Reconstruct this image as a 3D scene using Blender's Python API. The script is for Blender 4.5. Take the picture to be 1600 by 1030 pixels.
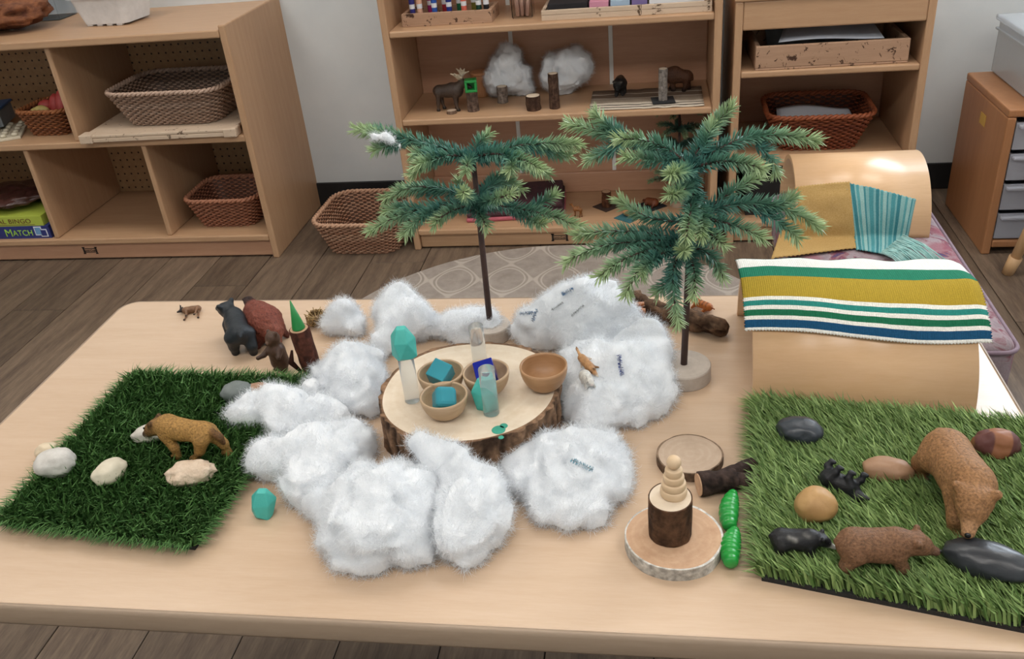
import bpy, bmesh, math, random
import numpy as np
from mathutils import Vector, Matrix, Euler
for o in list(bpy.data.objects): bpy.data.objects.remove(o)
scene = bpy.context.scene
COL = scene.collection
rng = np.random.default_rng(7); random.seed(7)
PI = math.pi

# ------------------------------------------------------------------ camera
CAM = np.array([0.8221323, -0.5252413, 1.1468063]); YAW, PITCH, ROLL, FPX = -0.1845345, 0.5282051, -0.0985578, 1396.595
_f = np.array([math.sin(YAW)*math.cos(PITCH), math.cos(YAW)*math.cos(PITCH), -math.sin(PITCH)])
_r = np.array([math.cos(YAW), -math.sin(YAW), 0.0]); _u = np.cross(_r, _f)
CR = math.cos(ROLL)*_r + math.sin(ROLL)*_u; CU = -math.sin(ROLL)*_r + math.cos(ROLL)*_u; CF = _f
cd = bpy.data.cameras.new('camera'); cam = bpy.data.objects.new('camera', cd); COL.objects.link(cam)
cd.sensor_fit = 'HORIZONTAL'; cd.sensor_width = 36.0; cd.lens = 36.0*FPX/1600.0; cd.clip_start = 0.02
cam.matrix_world = Matrix(((CR[0], CU[0], -CF[0], CAM[0]), (CR[1], CU[1], -CF[1], CAM[1]), (CR[2], CU[2], -CF[2], CAM[2]), (0, 0, 0, 1)))
scene.camera = cam

# ------------------------------------------------------------------ exposure, sky, lights
vs = scene.view_settings
vs.view_transform = 'Standard'; vs.look = 'None'; vs.gamma = 1.0; vs.use_curve_mapping = False; vs.exposure = 0.0
world = bpy.data.worlds.new('sky'); scene.world = world; world.use_nodes = True
wn = world.node_tree.nodes; wl = world.node_tree.links
sky = wn.new('ShaderNodeTexSky'); sky.sky_type = 'NISHITA'; sky.sun_disc = False; sky.sun_elevation = 0.7
wl.new(sky.outputs[0], wn['Background'].inputs[0]); wn['Background'].inputs[1].default_value = 0.25
def area(name, loc, rot, sx, sy, power, color):
    l = bpy.data.lights.new(name, 'AREA'); l.shape = 'RECTANGLE'; l.size = sx; l.size_y = sy; l.energy = power; l.color = color
    o = bpy.data.objects.new(name, l); COL.objects.link(o); o.location = loc; o.rotation_euler = rot
    return o
# daylight through the window in the back wall, and ceiling panels, stronger behind the viewer
WIN = (1.82, 3.05, 1.05, 2.2)          # window opening x0, x1, z0, z1 in the back wall
area('window_daylight', ((WIN[0]+WIN[1])/2, 2.24, (WIN[2]+WIN[3])/2), (-PI/2, 0, 0), WIN[1]-WIN[0]-.06, WIN[3]-WIN[2]-.06, 42, (0.84, 0.92, 1.0))
CEIL_Z = 2.55
PANELS = [(-1.1, 1.25), (0.55, 1.25), (2.2, 1.25), (-1.1, -0.9), (0.55, -0.9), (2.2, -0.9)]
for (x, y) in PANELS:
    area('ceiling_panel_light', (x, y, CEIL_Z-.035), (0, 0, 0), 1.1, .5, 6.8 if y > 0 else 10.5, (1.0, 0.975, 0.955))

# ------------------------------------------------------------------ helpers
def ray(px, py): return CF + (px-800)/FPX*CR - (py-515)/FPX*CU
def at_z(px, py, z): d = ray(px, py); return CAM + d*(z-CAM[2])/d[2]
def at_y(px, py, y): d = ray(px, py); return CAM + d*(y-CAM[1])/d[1]
def lin(h):
    h = h.lstrip('#'); c = [int(h[i:i+2], 16)/255 for i in (0, 2, 4)]
    return tuple(x/12.92 if x <= .04045 else ((x+.055)/1.055)**2.4 for x in c)
def lin4(h): return lin(h)+(1.0,)

def new_mat(name, rough=.5, spec=.5):
    m = bpy.data.materials.new(name); m.use_nodes = True
    b = m.node_tree.nodes['Principled BSDF']; b.inputs['Roughness'].default_value = rough
    b.inputs['Specular IOR Level'].default_value = spec
    return m, m.node_tree.nodes, m.node_tree.links, b
def coords(n, l, scale=(1, 1, 1), kind='Object', rot=(0, 0, 0)):
    tc = n.new('ShaderNodeTexCoord'); mp = n.new('ShaderNodeMapping')
    mp.inputs['Scale'].default_value = scale; mp.inputs['Rotation'].default_value = rot
    l.new(tc.outputs[kind], mp.inputs[0]); return mp.outputs[0]
def noise(n, l, vec, scale, detail=4, rough=.55, dist=0.0):
    t = n.new('ShaderNodeTexNoise'); t.inputs['Scale'].default_value = scale; t.inputs['Detail'].default_value = detail
    t.inputs['Roughness'].default_value = rough; t.inputs['Distortion'].default_value = dist
    l.new(vec, t.inputs['Vector']); return t.outputs['Fac']
def ramp(n, l, fac, stops, interp='LINEAR'):
    r = n.new('ShaderNodeValToRGB'); r.color_ramp.interpolation = interp; e = r.color_ramp.elements
    while len(e) > 1: e.remove(e[-1])
    e[0].position = stops[0][0]; e[0].color = stops[0][1]
    for p, c in stops[1:]:
        x = e.new(p); x.color = c
    l.new(fac, r.inputs[0]); return r.outputs[0]
def mixc(n, l, fac, a, b, mode='MIX'):
    m = n.new('ShaderNodeMix'); m.data_type = 'RGBA'; m.blend_type = mode
    for s, v in ((m.inputs['Factor'], fac), (m.inputs['A'], a), (m.inputs['B'], b)):
        if hasattr(v, 'links'): l.new(v, s)
        else: s.default_value = v
    return m.outputs['Result']
def bump(n, l, b, h, strength=.3, dist=.002):
    x = n.new('ShaderNodeBump'); x.inputs['Strength'].default_value = strength; x.inputs['Distance'].default_value = dist
    l.new(h, x.inputs['Height']); l.new(x.outputs[0], b.inputs['Normal'])
def mathn(n, l, op, a, b=None):
    m = n.new('ShaderNodeMath'); m.operation = op
    for i, v in enumerate((a, b)):
        if v is None: continue
        if hasattr(v, 'links'): l.new(v, m.inputs[i])
        else: m.inputs[i].default_value = v
    return m.outputs[0]

def plain(name, c1, c2=None, scale=40, rough=.5, bmp=0, spec=.5, stretch=(1, 1, 1), bscale=None, bdist=.001):
    m, n, l, b = new_mat(name, rough, spec)
    v = coords(n, l, stretch); f = noise(n, l, v, scale)
    c = ramp(n, l, f, [(.3, lin4(c1)), (.7, lin4(c2 or c1))]); l.new(c, b.inputs['Base Color'])
    if bmp: bump(n, l, b, noise(n, l, v, bscale or scale*3), bmp, bdist)
    return m
def wood(name, c1, c2, stretch=(1, 14, 14), scale=6, rough=.42, spec=.4, worn=None, rnd=0.0):
    m, n, l, b = new_mat(name, rough, spec)
    v = coords(n, l, stretch); f = noise(n, l, v, scale, 6, .6, .4); g = noise(n, l, v, scale*7, 3, .6)
    c = ramp(n, l, f, [(.28, lin4(c1)), (.72, lin4(c2))])
    c = mixc(n, l, .25, c, ramp(n, l, g, [(.35, lin4(c1)), (.65, lin4(c2))]))
    if rnd:
        oi = n.new('ShaderNodeObjectInfo'); k = ramp(n, l, oi.outputs['Random'], [(0, (1-rnd,)*3+(1,)), (1, (1+rnd*.6,)*3+(1,))])
        c = mixc(n, l, 1.0, c, k, 'MULTIPLY')
    if worn:
        w = noise(n, l, coords(n, l, (1, 1, 1)), worn[1], 8, .7, .8)
        c = mixc(n, l, ramp(n, l, w, [(worn[2], (0, 0, 0, 1)), (worn[2]+.03, (1, 1, 1, 1))]), c, lin4(worn[0]))
    l.new(c, b.inputs['Base Color']); bump(n, l, b, g, .06, .001)
    return m
def vcol(name, rough=.5, spec=.4, nscale=150, namt=.25, bmp=.3, bdist=.001, translucent=0):
    # a thing's own colour, stored per vertex, with fine mottling
    m, n, l, b = new_mat(name, rough, spec)
    a = n.new('ShaderNodeAttribute'); a.attribute_name = 'Col'
    f = noise(n, l, coords(n, l), nscale, 4)
    k = ramp(n, l, f, [(.3, (1-namt,)*3+(1,)), (.7, (1+namt*.4,)*3+(1,))])
    l.new(mixc(n, l, 1.0, a.outputs['Color'], k, 'MULTIPLY'), b.inputs['Base Color'])
    if bmp: bump(n, l, b, f, bmp, bdist)
    if translucent:
        b.inputs['Subsurface Weight'].default_value = translucent; b.inputs['Subsurface Radius'].default_value = (.004, .004, .002)
    return m

def setp(o, label=None, cat=None, group=None, kind=None):
    if label: o['label'] = label
    if cat: o['category'] = cat
    if group: o['group'] = group
    if kind: o['kind'] = kind
    return o
def thing(name, label, cat, loc=(0, 0, 0), rz=0.0, group=None, rot=None, scale=None):
    o = bpy.data.objects.new(name, None); COL.objects.link(o); o.empty_display_size = .03
    o.location = tuple(loc); o.rotation_euler = rot if rot else (0, 0, rz)
    if scale: o.scale = (scale,)*3
    return setp(o, label, cat, group)
def link(name, me, mat=None, parent=None, loc=(0, 0, 0), rot=(0, 0, 0)):
    o = bpy.data.objects.new(name, me); COL.objects.link(o)
    if mat and not me.materials: me.materials.append(mat)
    o.location = tuple(loc); o.rotation_euler = tuple(rot); o.parent = parent
    return o
def mesh(V, Fs, smooth=False, col=None, uv=None):
    me = bpy.data.meshes.new('mesh'); V = np.asarray(V, float)
    me.from_pydata(V.tolist(), [], Fs if isinstance(Fs, list) else Fs.tolist())
    if smooth: me.polygons.foreach_set('use_smooth', [True]*len(me.polygons))
    if col is not None:
        a = me.color_attributes.new('Col', 'FLOAT_COLOR', 'POINT'); c = np.ones((len(V), 4)); c[:, :3] = col
        a.data.foreach_set('color', c.ravel())
    if uv is not None:
        u = me.uv_layers.new(name='UVMap'); li = np.empty(len(me.loops), int); me.loops.foreach_get('vertex_index', li)
        u.data.foreach_set('uv', np.asarray(uv)[li].ravel())
    me.update(); return me
def bmmesh(bm, smooth=False):
    me = bpy.data.meshes.new('mesh'); bm.normal_update(); bm.to_mesh(me); bm.free()
    if smooth: me.polygons.foreach_set('use_smooth', [True]*len(me.polygons))
    return me
def box_bm(bm, c, s, bev=0.0, seg=2, rot=None):
    M = Matrix.Translation(Vector(c)) @ (rot.to_matrix().to_4x4() if rot else Matrix()) @ Matrix.Diagonal((s[0], s[1], s[2], 1))
    r = bmesh.ops.create_cube(bm, size=1.0, matrix=M)
    if bev: 
        es = list({e for v in r['verts'] for e in v.link_edges})
        bmesh.ops.bevel(bm, geom=es, offset=bev, segments=seg, profile=.5, affect='EDGES')
def box(name, lo, hi, mat, parent=None, bev=.002, seg=2, smooth=False):
    # box between two corners; its origin is the centre of its base
    lo = np.array(lo, float); hi = np.array(hi, float); c = (lo+hi)/2; s = hi-lo
    bm = bmesh.new(); box_bm(bm, (0, 0, s[2]/2), s, min(bev, min(s)*.45), seg)
    return link(name, bmmesh(bm, smooth), mat, parent, (c[0], c[1], lo[2]))
def tube(pts, rad, n=6, cap=True):
    # tube along a polyline; rad scalar or list -> (V, F)
    P = np.asarray(pts, float); k = len(P); rad = np.broadcast_to(np.asarray(rad, float), (k,))
    T = np.gradient(P, axis=0); T /= np.linalg.norm(T, axis=1, keepdims=True)+1e-12
    ref = np.array([0, 0, 1.0]) if abs(T[:, 2]).mean() < .85 else np.array([1.0, 0, 0])
    A = np.cross(T, ref); A /= np.linalg.norm(A, axis=1, keepdims=True)+1e-12; B = np.cross(T, A)
    an = np.arange(n)*2*PI/n
    V = (P[:, None] + rad[:, None, None]*(np.cos(an)[None, :, None]*A[:, None]+np.sin(an)[None, :, None]*B[:, None])).reshape(-1, 3)
    i = np.arange(k-1)[:, None]*n; j = np.arange(n)[None]; j2 = (j+1) % n
    Fq = np.stack([i+j, i+j2, i+n+j2, i+n+j], -1).reshape(-1, 4).tolist()
    if cap: Fq.append(list(range(n))[::-1]); Fq.append(list(range((k-1)*n, k*n)))
    return V, Fq
def join(parts):
    V = []; Fs = []; o = 0
    for v, f in parts:
        V.append(np.asarray(v)); Fs += [[i+o for i in q] for q in f]; o += len(v)
    return np.concatenate(V), Fs
def lathe(prof, n=32, closed_top=True):
    # profile of (r, z) from bottom to top -> (V, F)
    V = []; Fq = []; an = np.arange(n)*2*PI/n
    for r, z in prof: V.append(np.stack([r*np.cos(an), r*np.sin(an), np.full(n, z)], 1))
    k = len(prof)
    for i in range(k-1):
        for j in range(n): Fq.append([i*n+j, i*n+(j+1) % n, (i+1)*n+(j+1) % n, (i+1)*n+j])
    Fq.append(list(range(n))[::-1])
    if closed_top: Fq.append(list(range((k-1)*n, k*n)))
    return np.concatenate(V), Fq
def grid_mesh(G, uv=None, thick=0.0, smooth=True):
    # G: (a, b, 3) points -> sheet, given a real thickness along its normal
    G = np.asarray(G); a, b = G.shape[:2]
    du = np.gradient(G, axis=0); dv = np.gradient(G, axis=1); N = np.cross(du, dv); N /= np.linalg.norm(N, axis=2, keepdims=True)+1e-12
    V = G.reshape(-1, 3); i = np.arange(a*b).reshape(a, b)
    Fq = np.stack([i[:-1, :-1], i[1:, :-1], i[1:, 1:], i[:-1, 1:]], -1).reshape(-1, 4)
    U = np.stack(np.meshgrid(np.linspace(0, 1, a), np.linspace(0, 1, b), indexing='ij'), -1).reshape(-1, 2)
    if thick:
        W = (G-N*thick).reshape(-1, 3); o = a*b; F2 = Fq[:, ::-1]+o
        e = list(i[:, 0])+list(i[-1, 1:])+list(i[::-1, -1][1:])+list(i[0, ::-1][1:])
        S = [[e[q+1], e[q], e[q]+o, e[q+1]+o] for q in range(len(e)-1)]
        V = np.concatenate([V, W]); Fq = Fq.tolist()+F2.tolist()+S; U = np.concatenate([U, U])
    return mesh(V, Fq, smooth, uv=U)

# ---- value noise and iso-surfaces (for wool, figurines, stones)
_T = rng.random((32, 32, 32))
def vnoise(P):
    P = np.asarray(P); i = np.floor(P).astype(int); f = P-i; f = f*f*(3-2*f); i &= 31; j = (i+1) & 31
    x0, y0, z0 = i[..., 0], i[..., 1], i[..., 2]; x1, y1, z1 = j[..., 0], j[..., 1], j[..., 2]; fx, fy, fz = f[..., 0], f[..., 1], f[..., 2]
    a = _T[x0, y0, z0]*(1-fx)+_T[x1, y0, z0]*fx; b = _T[x0, y1, z0]*(1-fx)+_T[x1, y1, z0]*fx
    c = _T[x0, y0, z1]*(1-fx)+_T[x1, y0, z1]*fx; d = _T[x0, y1, z1]*(1-fx)+_T[x1, y1, z1]*fx
    return ((a*(1-fy)+b*fy)*(1-fz)+(c*(1-fy)+d*fy)*fz)*2-1
def fbm(P, octv=3):
    s = 0; a = 1.0
    for k in range(octv): s = s+a*vnoise(np.asarray(P)*2**k+k*7.3); a *= .5
    return s
def surface(f, lo, hi, h):
    lo = np.array(lo); n = np.ceil((np.array(hi)-lo)/h).astype(int)+1
    ax = [lo[k]+h*np.arange(n[k]) for k in range(3)]; G = np.stack(np.meshgrid(*ax, indexing='ij'), -1)
    D = f(G.reshape(-1, 3)).reshape(n); S = D < 0
    cs = tuple(n-1); cnt = np.zeros(cs, int); acc = np.zeros(cs+(3,)); num = np.zeros(cs)
    sl = lambda d: tuple(slice(d[k], n[k]-1+d[k]) for k in range(3))
    C = [(a, b, c) for a in (0, 1) for b in (0, 1) for c in (0, 1)]
    for d in C: cnt += S[sl(d)]
    for d in C:
        for k in range(3):
            if d[k]: continue
            e = list(d); e[k] = 1; a = D[sl(d)]; b = D[sl(e)]; x = (a < 0) != (b < 0)
            t = np.where(x, a/(a-b+1e-20), 0); p = np.zeros(cs+(3,))
            for q in range(3): p[..., q] = d[q]
            p[..., k] = t; acc += p*x[..., None]; num += x
    act = (cnt > 0) & (cnt < 8); idx = -np.ones(cs, int); idx[act] = np.arange(act.sum())
    base = np.stack(np.nonzero(act), -1); V = lo+h*(base+acc[act]/num[act][:, None])
    Fq = []
    for k in range(3):
        u, v = (k+1) % 3, (k+2) % 3
        a = S; sa = [slice(None)]*3; sb = [slice(None)]*3; sa[k] = slice(0, -1); sb[k] = slice(1, None)
        A = a[tuple(sa)]; B = a[tuple(sb)]; I = np.stack(np.nonzero(A != B), -1)
        I = I[(I[:, u] > 0) & (I[:, v] > 0) & (I[:, u] < n[u]-1) & (I[:, v] < n[v]-1)]
        if not len(I): continue
        def g(du, dv):
            J = I.copy(); J[:, u] += du; J[:, v] += dv; return idx[J[:, 0], J[:, 1], J[:, 2]]
        q = np.stack([g(-1, -1), g(0, -1), g(0, 0), g(-1, 0)], -1)
        fl = ~A[I[:, 0], I[:, 1], I[:, 2]]; q[fl] = q[fl][:, ::-1]; Fq.append(q)
    Fq = np.concatenate(Fq); Fq = Fq[(Fq >= 0).all(1)]
    return V, Fq
def dcap(P, a, b, r0, r1):
    a = np.array(a, float); b = np.array(b, float); ab = b-a; L = ab@ab
    t = np.clip((P-a)@ab/L, 0, 1) if L > 1e-12 else np.zeros(len(P))
    return np.linalg.norm(P-a-t[:, None]*ab, axis=1)-(r0+(r1-r0)*t)
def blob(prims, k=.02, h=.012, nz=None):
    # prims: (a, b, r0, r1, colour) -> one continuous smooth surface with a colour per vertex
    pts = np.array([p[q] for p in prims for q in (0, 1)], float); m = max(max(p[2], p[3]) for p in prims)+3*h
    def f(P):
        s = np.zeros(len(P))
        for p in prims: s += np.exp(-np.clip(dcap(P, *p[:4]), -1, 1)/k)
        d = -k*np.log(s+1e-30)
        if nz: d = d+nz[0]*fbm(P*nz[1], 2)
        return d
    V, Fq = surface(f, pts.min(0)-m, pts.max(0)+m, h)
    W = np.stack([np.exp(-np.clip(dcap(V, *p[:4]), -.5, 1)/(k*.6)) for p in prims], 1); W /= W.sum(1, keepdims=True)
    C = W @ np.array([lin(p[4]) for p in prims])
    return V, Fq, C
print('core ok')
# ------------------------------------------------------------------ materials of the room and furniture
M = {}
M['wall'] = plain('painted_wall', '#d3d8da', '#dadedf', 9, .75, .15, .25, bscale=220)
M['ceiling'] = plain('ceiling_tile', '#e6e5e0', '#efeeea', 30, .9)
M['black_vinyl'] = plain('black_vinyl', '#17181a', '#1f2022', 20, .5)
M['plank'] = wood('vinyl_plank', '#4d3f36', '#85725f', (9, 1, 9), 5, .5, .3, rnd=.22)
M['shelf'] = wood('birch_plywood', '#b2866a', '#c2977a', (1, 12, 12), 5, .4)
M['shelf_v'] = wood('birch_plywood_upright', '#b2866a', '#c2977a', (12, 12, 1), 5, .4)
M['edge'] = wood('birch_edge', '#b38d6c', '#c19d7b', (1, 12, 12), 6, .38)
M['edge_v'] = wood('birch_edge_upright', '#b38d6c', '#c19d7b', (12, 12, 1), 6, .38)
M['peg'] = plain('pegboard', '#ab8660', '#b8946c', 60, .6)
M['hole'] = plain('peg_hole', '#3a2618')
M['white_strip'] = plain('white_strip', '#dcdcd8', '#e6e6e2', 12, .5)
M['ink'] = plain('black_ink', '#1a1310', '#241a15', 80, .7)
M['table'] = wood('maple_laminate', '#c2a68a', '#cbb096', (1, 9, 9), 7, .24, .55)
M['tableedge'] = wood('table_edge_band', '#97836f', '#a28e7a', (1, 9, 9), 8, .4)
M['metal'] = plain('grey_metal', '#8c8f92', '#9a9da0', 30, .35); M['metal'].node_tree.nodes['Principled BSDF'].inputs['Metallic'].default_value = .8
M['cabinet'] = wood('brown_laminate', '#a0704b', '#b07e57', (12, 12, 1), 4, .45)
M['scuffed'] = wood('scuffed_pine', '#a5836a', '#b8967c', (1, 10, 10), 7, .65, .2, worn=('#4a3428', 55, .585))
M['pale_scuffed'] = wood('painted_pale_wood', '#c4ad95', '#d3bea8', (1, 10, 10), 7, .6, .2, worn=('#5d4a3a', 40, .60))
def emit(name, col, s):
    m = bpy.data.materials.new(name); m.use_nodes = True; b = m.node_tree.nodes['Principled BSDF']
    b.inputs['Emission Color'].default_value = lin4(col); b.inputs['Emission Strength'].default_value = s; return m
M['lamp'] = emit('light_diffuser', '#fff6ea', 4.0)
def glassy(name, col, rough=.02, alpha=None, ior=1.45, trans=1.0):
    m, n, l, b = new_mat(name, rough, .5); b.inputs['Base Color'].default_value = lin4(col)
    b.inputs['Transmission Weight'].default_value = trans; b.inputs['IOR'].default_value = ior; return m
M['pane'] = glassy('window_glass', '#f4f9fb', 0, ior=1.0)

# ------------------------------------------------------------------ the room
M['seam'] = plain('dark_seam', '#1c1714', '#241d19', 20, .8)
WY = 2.265; X0, X1, Y0 = -2.4, 3.6, -2.4
def struct(o): o['kind'] = 'structure'; return o
fl = struct(box('floor', (X0, Y0, -.06), (X1, WY, -.004), M['seam'], bev=0))
PW, PL = .1685, 1.24
bm = bmesh.new(); box_bm(bm, (0, 0, .002), (PW-.0022, PL-.0022, .004), .0008, 1); plank_me = bmmesh(bm); plank_me.materials.append(M['plank'])
for i in range(36):
    x = -.194+PW*(i-13)+PW/2
    if not (X0+PW/2 < x < X1-PW/2): continue
    y = -.9+((i*.37) % 1.0)*PL-PL/2
    while y-PL/2 < WY-.04:
        if y+PL/2 <= WY: o = link('plank', plank_me, None, fl, (x-fl.location.x, y-fl.location.y, .056))
        else:
            o = box('plank', (x-PW/2+.0011, y-PL/2+.0011, 0), (x+PW/2-.0011, WY-.001, .004), M['plank'], fl, .0008, 1); o.location = (o.location.x-fl.location.x, o.location.y-fl.location.y, .056)
        y += PL
bm = bmesh.new(); x0, x1, z0, z1 = WIN; T = .12
for lo, hi in (((X0, 0), (x0, CEIL_Z)), ((x1, 0), (X1, CEIL_Z)), ((x0, 0), (x1, z0)), ((x0, z1), (x1, CEIL_Z))):
    box_bm(bm, ((lo[0]+hi[0])/2, WY+T/2, (lo[1]+hi[1])/2), (hi[0]-lo[0], T, hi[1]-lo[1]))
struct(link('wall_back', bmmesh(bm), M['wall']))
struct(box('wall_left', (X0-.1, Y0, 0), (X0, WY+T, CEIL_Z), M['wall'], bev=0))
struct(box('wall_right', (X1, Y0, 0), (X1+.1, WY+T, CEIL_Z), M['wall'], bev=0))
struct(box('wall_front', (X0-.1, Y0-.1, 0), (X1+.1, Y0, CEIL_Z), M['wall'], bev=0))
struct(box('ceiling', (X0-.1, Y0-.1, CEIL_Z), (X1+.1, WY+T, CEIL_Z+.08), M['ceiling'], bev=0))
struct(box('baseboard_back', (X0, WY-.008, 0), (X1, WY, .085), M['black_vinyl'], bev=.003))
wd = bpy.data.objects.new('window_1', None); COL.objects.link(wd); wd.location = ((x0+x1)/2, WY+.06, z0); struct(wd)
w, h = x1-x0, z1-z0
for lo, hi in (((-w/2, 0), (-w/2+.04, h)), ((w/2-.04, 0), (w/2, h)), ((-w/2+.04, 0), (w/2-.04, .04)), ((-w/2+.04, h-.04), (w/2-.04, h))):
    box('window_frame', (lo[0], -.03, lo[1]), (hi[0], .03, hi[1]), M['white_strip'], wd)
box('window_pane', (-w/2+.04, -.002, .04), (w/2-.04, .002, h-.04), M['pane'], wd, bev=0)
for i, (x, y) in enumerate(PANELS):
    t = thing('ceiling_light', 'rectangular fluorescent ceiling panel with white frame', 'light', (x, y, CEIL_Z-.03), 0, 'ceiling light panels')
    for lo, hi in (((-.6, -.3), (-.56, .3)), ((.56, -.3), (.6, .3)), ((-.56, -.3), (.56, -.26)), ((-.56, .26), (.56, .3))):
        box('frame', lo+(-.01,), hi+(.03,), M['white_strip'], t)
    box('diffuser', (-.56, -.26, .01), (.56, .26, .02), M['lamp'], t, bev=0)

# ------------------------------------------------------------------ text and emblems
def text_mesh(s, size, extrude=.0006, wide=1.0):
    c = bpy.data.curves.new('text', 'FONT'); c.body = s; c.size = size; c.extrude = extrude; c.align_x = 'LEFT'; c.space_character = 1.05
    o = bpy.data.objects.new('text', c); COL.objects.link(o); bpy.context.view_layer.update()
    me = bpy.data.meshes.new_from_object(o.evaluated_get(bpy.context.evaluated_depsgraph_get()))
    bpy.data.objects.remove(o); me.materials.clear()
    me.transform(Matrix.Rotation(PI/2, 4, 'X') @ Matrix.Diagonal((wide, 1, 1, 1)))
    return me
def emblem(parent, x, y, z):
    # little black bench-shaped maker's mark printed on the kick board
    bm = bmesh.new()
    for s in (-1, 1):
        box_bm(bm, (s*.0215, 0, 0), (.005, .0012, .023)); box_bm(bm, (s*.0215, 0, .0105), (.009, .0012, .003)); box_bm(bm, (s*.0215, 0, -.0105), (.008, .0012, .003))
    box_bm(bm, (0, 0, .006), (.04, .0012, .002)); box_bm(bm, (0, 0, -.006), (.04, .0012, .002))
    e = link('maker_emblem', bmmesh(bm), M['ink'], parent, (x, y, z))
    link('emblem_lettering', text_mesh('Jonti-Craft', .0085), M['ink'], e, (-.0185, -.0003, -.003))

# ------------------------------------------------------------------ storage units
def boards(t, specs):
    for nm, lo, hi, m in specs: box(nm, lo, hi, M[m], t, .004)
def dots(parent, x0, x1, z0, z1, y, step=.0254, r=.0036):
    V = []; Fq = []; an = np.arange(6)*PI/3
    for x in np.arange(x0+step*.6, x1-step*.3, step):
        for z in np.arange(z0+step*.6, z1-step*.3, step):
            o = len(V); V += [(x+r*math.cos(a), y, z+r*math.sin(a)) for a in an]; Fq.append(list(range(o, o+6)))
    o = link('peg_holes', mesh(V, Fq), M['hole'], parent); o['kind'] = 'stuff'
LF = 1.85
t = thing('cubby_shelf', 'low birch cubby shelf with pegboard back and five compartments', 'shelf', (-.95, LF, 0))
LX = -.95; R_ = .62; L_ = -.62; TH = .69
boards(t, [('side_panel', (R_-.02, 0, 0), (R_, .42, TH+.012), 'edge_v'), ('side_panel', (L_, 0, 0), (L_+.02, .42, TH+.012), 'edge_v'),
           ('top_board', (L_+.02, -.002, TH-.022), (R_-.02, .42, TH), 'edge'), ('middle_shelf', (L_+.02, .004, .372), (R_-.02, .41, .392), 'edge'),
           ('bottom_shelf', (L_+.02, 0, .058), (R_-.02, .41, .078), 'edge'), ('kick_board', (L_+.02, .012, .004), (R_-.02, .03, .058), 'shelf'),
           ('divider', (.057, .012, .392), (.073, .405, TH-.022), 'edge_v'), ('divider', (-.128, .012, .078), (-.112, .405, .372), 'edge_v'),
           ('divider', (.262, .012, .078), (.278, .405, .372), 'edge_v')])
for s in t.children:
    if s.name.startswith('kick'): emblem(s, -.04-s.location.x+.02, -.0095, .029)
b = box('pegboard_back', (L_+.02, .405, .078), (R_-.02, .412, TH-.022), M['peg'], t, .001)
dots(b, L_+.02, R_-.02, 0, .59, -.0038)

MF = 1.885; MD = .275
t = thing('open_bookcase', 'tall open birch bookcase holding moose, wool and logs', 'bookcase', (.545, MF, 0))
boards(t, [('side_panel', (-.45, 0, 0), (-.43, MD+.02, 1.0), 'edge_v'), ('side_panel', (.43, 0, 0), (.45, MD+.02, 1.0), 'edge_v'),
           ('top_board', (-.43, 0, .98), (.43, MD, 1.0), 'edge'), ('shelf_board', (-.43, .002, .632), (.43, MD, .65), 'edge'),
           ('shelf_board', (-.43, .002, .388), (.43, MD, .406), 'edge'), ('bottom_shelf', (-.43, -.003, .05), (.43, MD, .068), 'edge'),
           ('kick_board', (-.43, .012, .004), (.43, .03, .05), 'edge'), ('back_panel', (-.43, MD, .10), (.43, MD+.008, .98), 'shelf'),
           ('back_rail', (-.43, MD-.012, .068), (.43, MD, .135), 'shelf')])
for s in t.children:
    if s.name.startswith('kick'): emblem(s, -.003, -.0095, .024)
for x in (-.142, .152):
    box('white_strip', (x-.006, MD-.003, .135), (x+.006, MD, .98), M['white_strip'], t, .001)

t = thing('drawer_shelf', 'narrow birch shelf unit with apron, scuffed tray and red basket', 'shelf', (1.268, MF, 0))
boards(t, [('side_panel', (-.242, 0, 0), (-.222, .36, .672), 'edge_v'), ('side_panel', (.222, 0, 0), (.242, .36, .672), 'edge_v'),
           ('top_board', (-.245, -.004, .672), (.245, .36, .69), 'edge'), ('apron', (-.222, .002, .60), (.222, .02, .672), 'edge'),
           ('shelf_board', (-.222, .002, .478), (.222, .35, .495), 'edge'), ('shelf_board', (-.222, .002, .232), (.222, .35, .25), 'edge'),
           ('bottom_shelf', (-.222, .002, .05), (.222, .35, .068), 'edge'), ('kick_board', (-.222, .012, .004), (.222, .03, .05), 'edge'),
           ('back_panel', (-.222, .35, .05), (.222, .358, .672), 'shelf')])

# brown cabinet with drawers by the back wall
cx0, cy0, cy1, ch = 1.688, 1.79, 2.14, .396
t = thing('brown_cabinet', 'brown laminate cabinet with a small yellow sticker on its side', 'cabinet', (cx0+.22, (cy0+cy1)/2, 0))
dx, dy = .22, (cy1-cy0)/2
boards(t, [('side_panel', (-dx, -dy, 0), (-dx+.022, dy, ch-.02), 'cabinet'), ('side_panel', (dx-.022, -dy, 0), (dx, dy, ch-.02), 'cabinet'),
           ('top_board', (-dx, -dy, ch-.02), (dx, dy, ch), 'cabinet'), ('back_panel', (-dx+.022, dy-.01, .02), (dx-.022, dy, ch-.02), 'cabinet'),
           ('bottom_board', (-dx+.022, -dy, .02), (dx-.022, dy-.01, .04), 'cabinet')])
M['yellow'] = plain('yellow_sticker', '#c9a24a', '#d0aa55', 50, .6)
st = box('sticker', (-dx-.0012, -.03, .305), (-dx+.0004, .012, .335), M['yellow'], t, 0)
M['frosted'] = glassy('frosted_plastic', '#dfe3ee', .45, trans=.55)
M['frosted_clear'] = glassy('clear_plastic', '#e9edf1', .25, trans=.7); M['thin_clear'] = glassy('thin_clear_plastic', '#f2f4f6', .05, ior=1.08)
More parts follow.
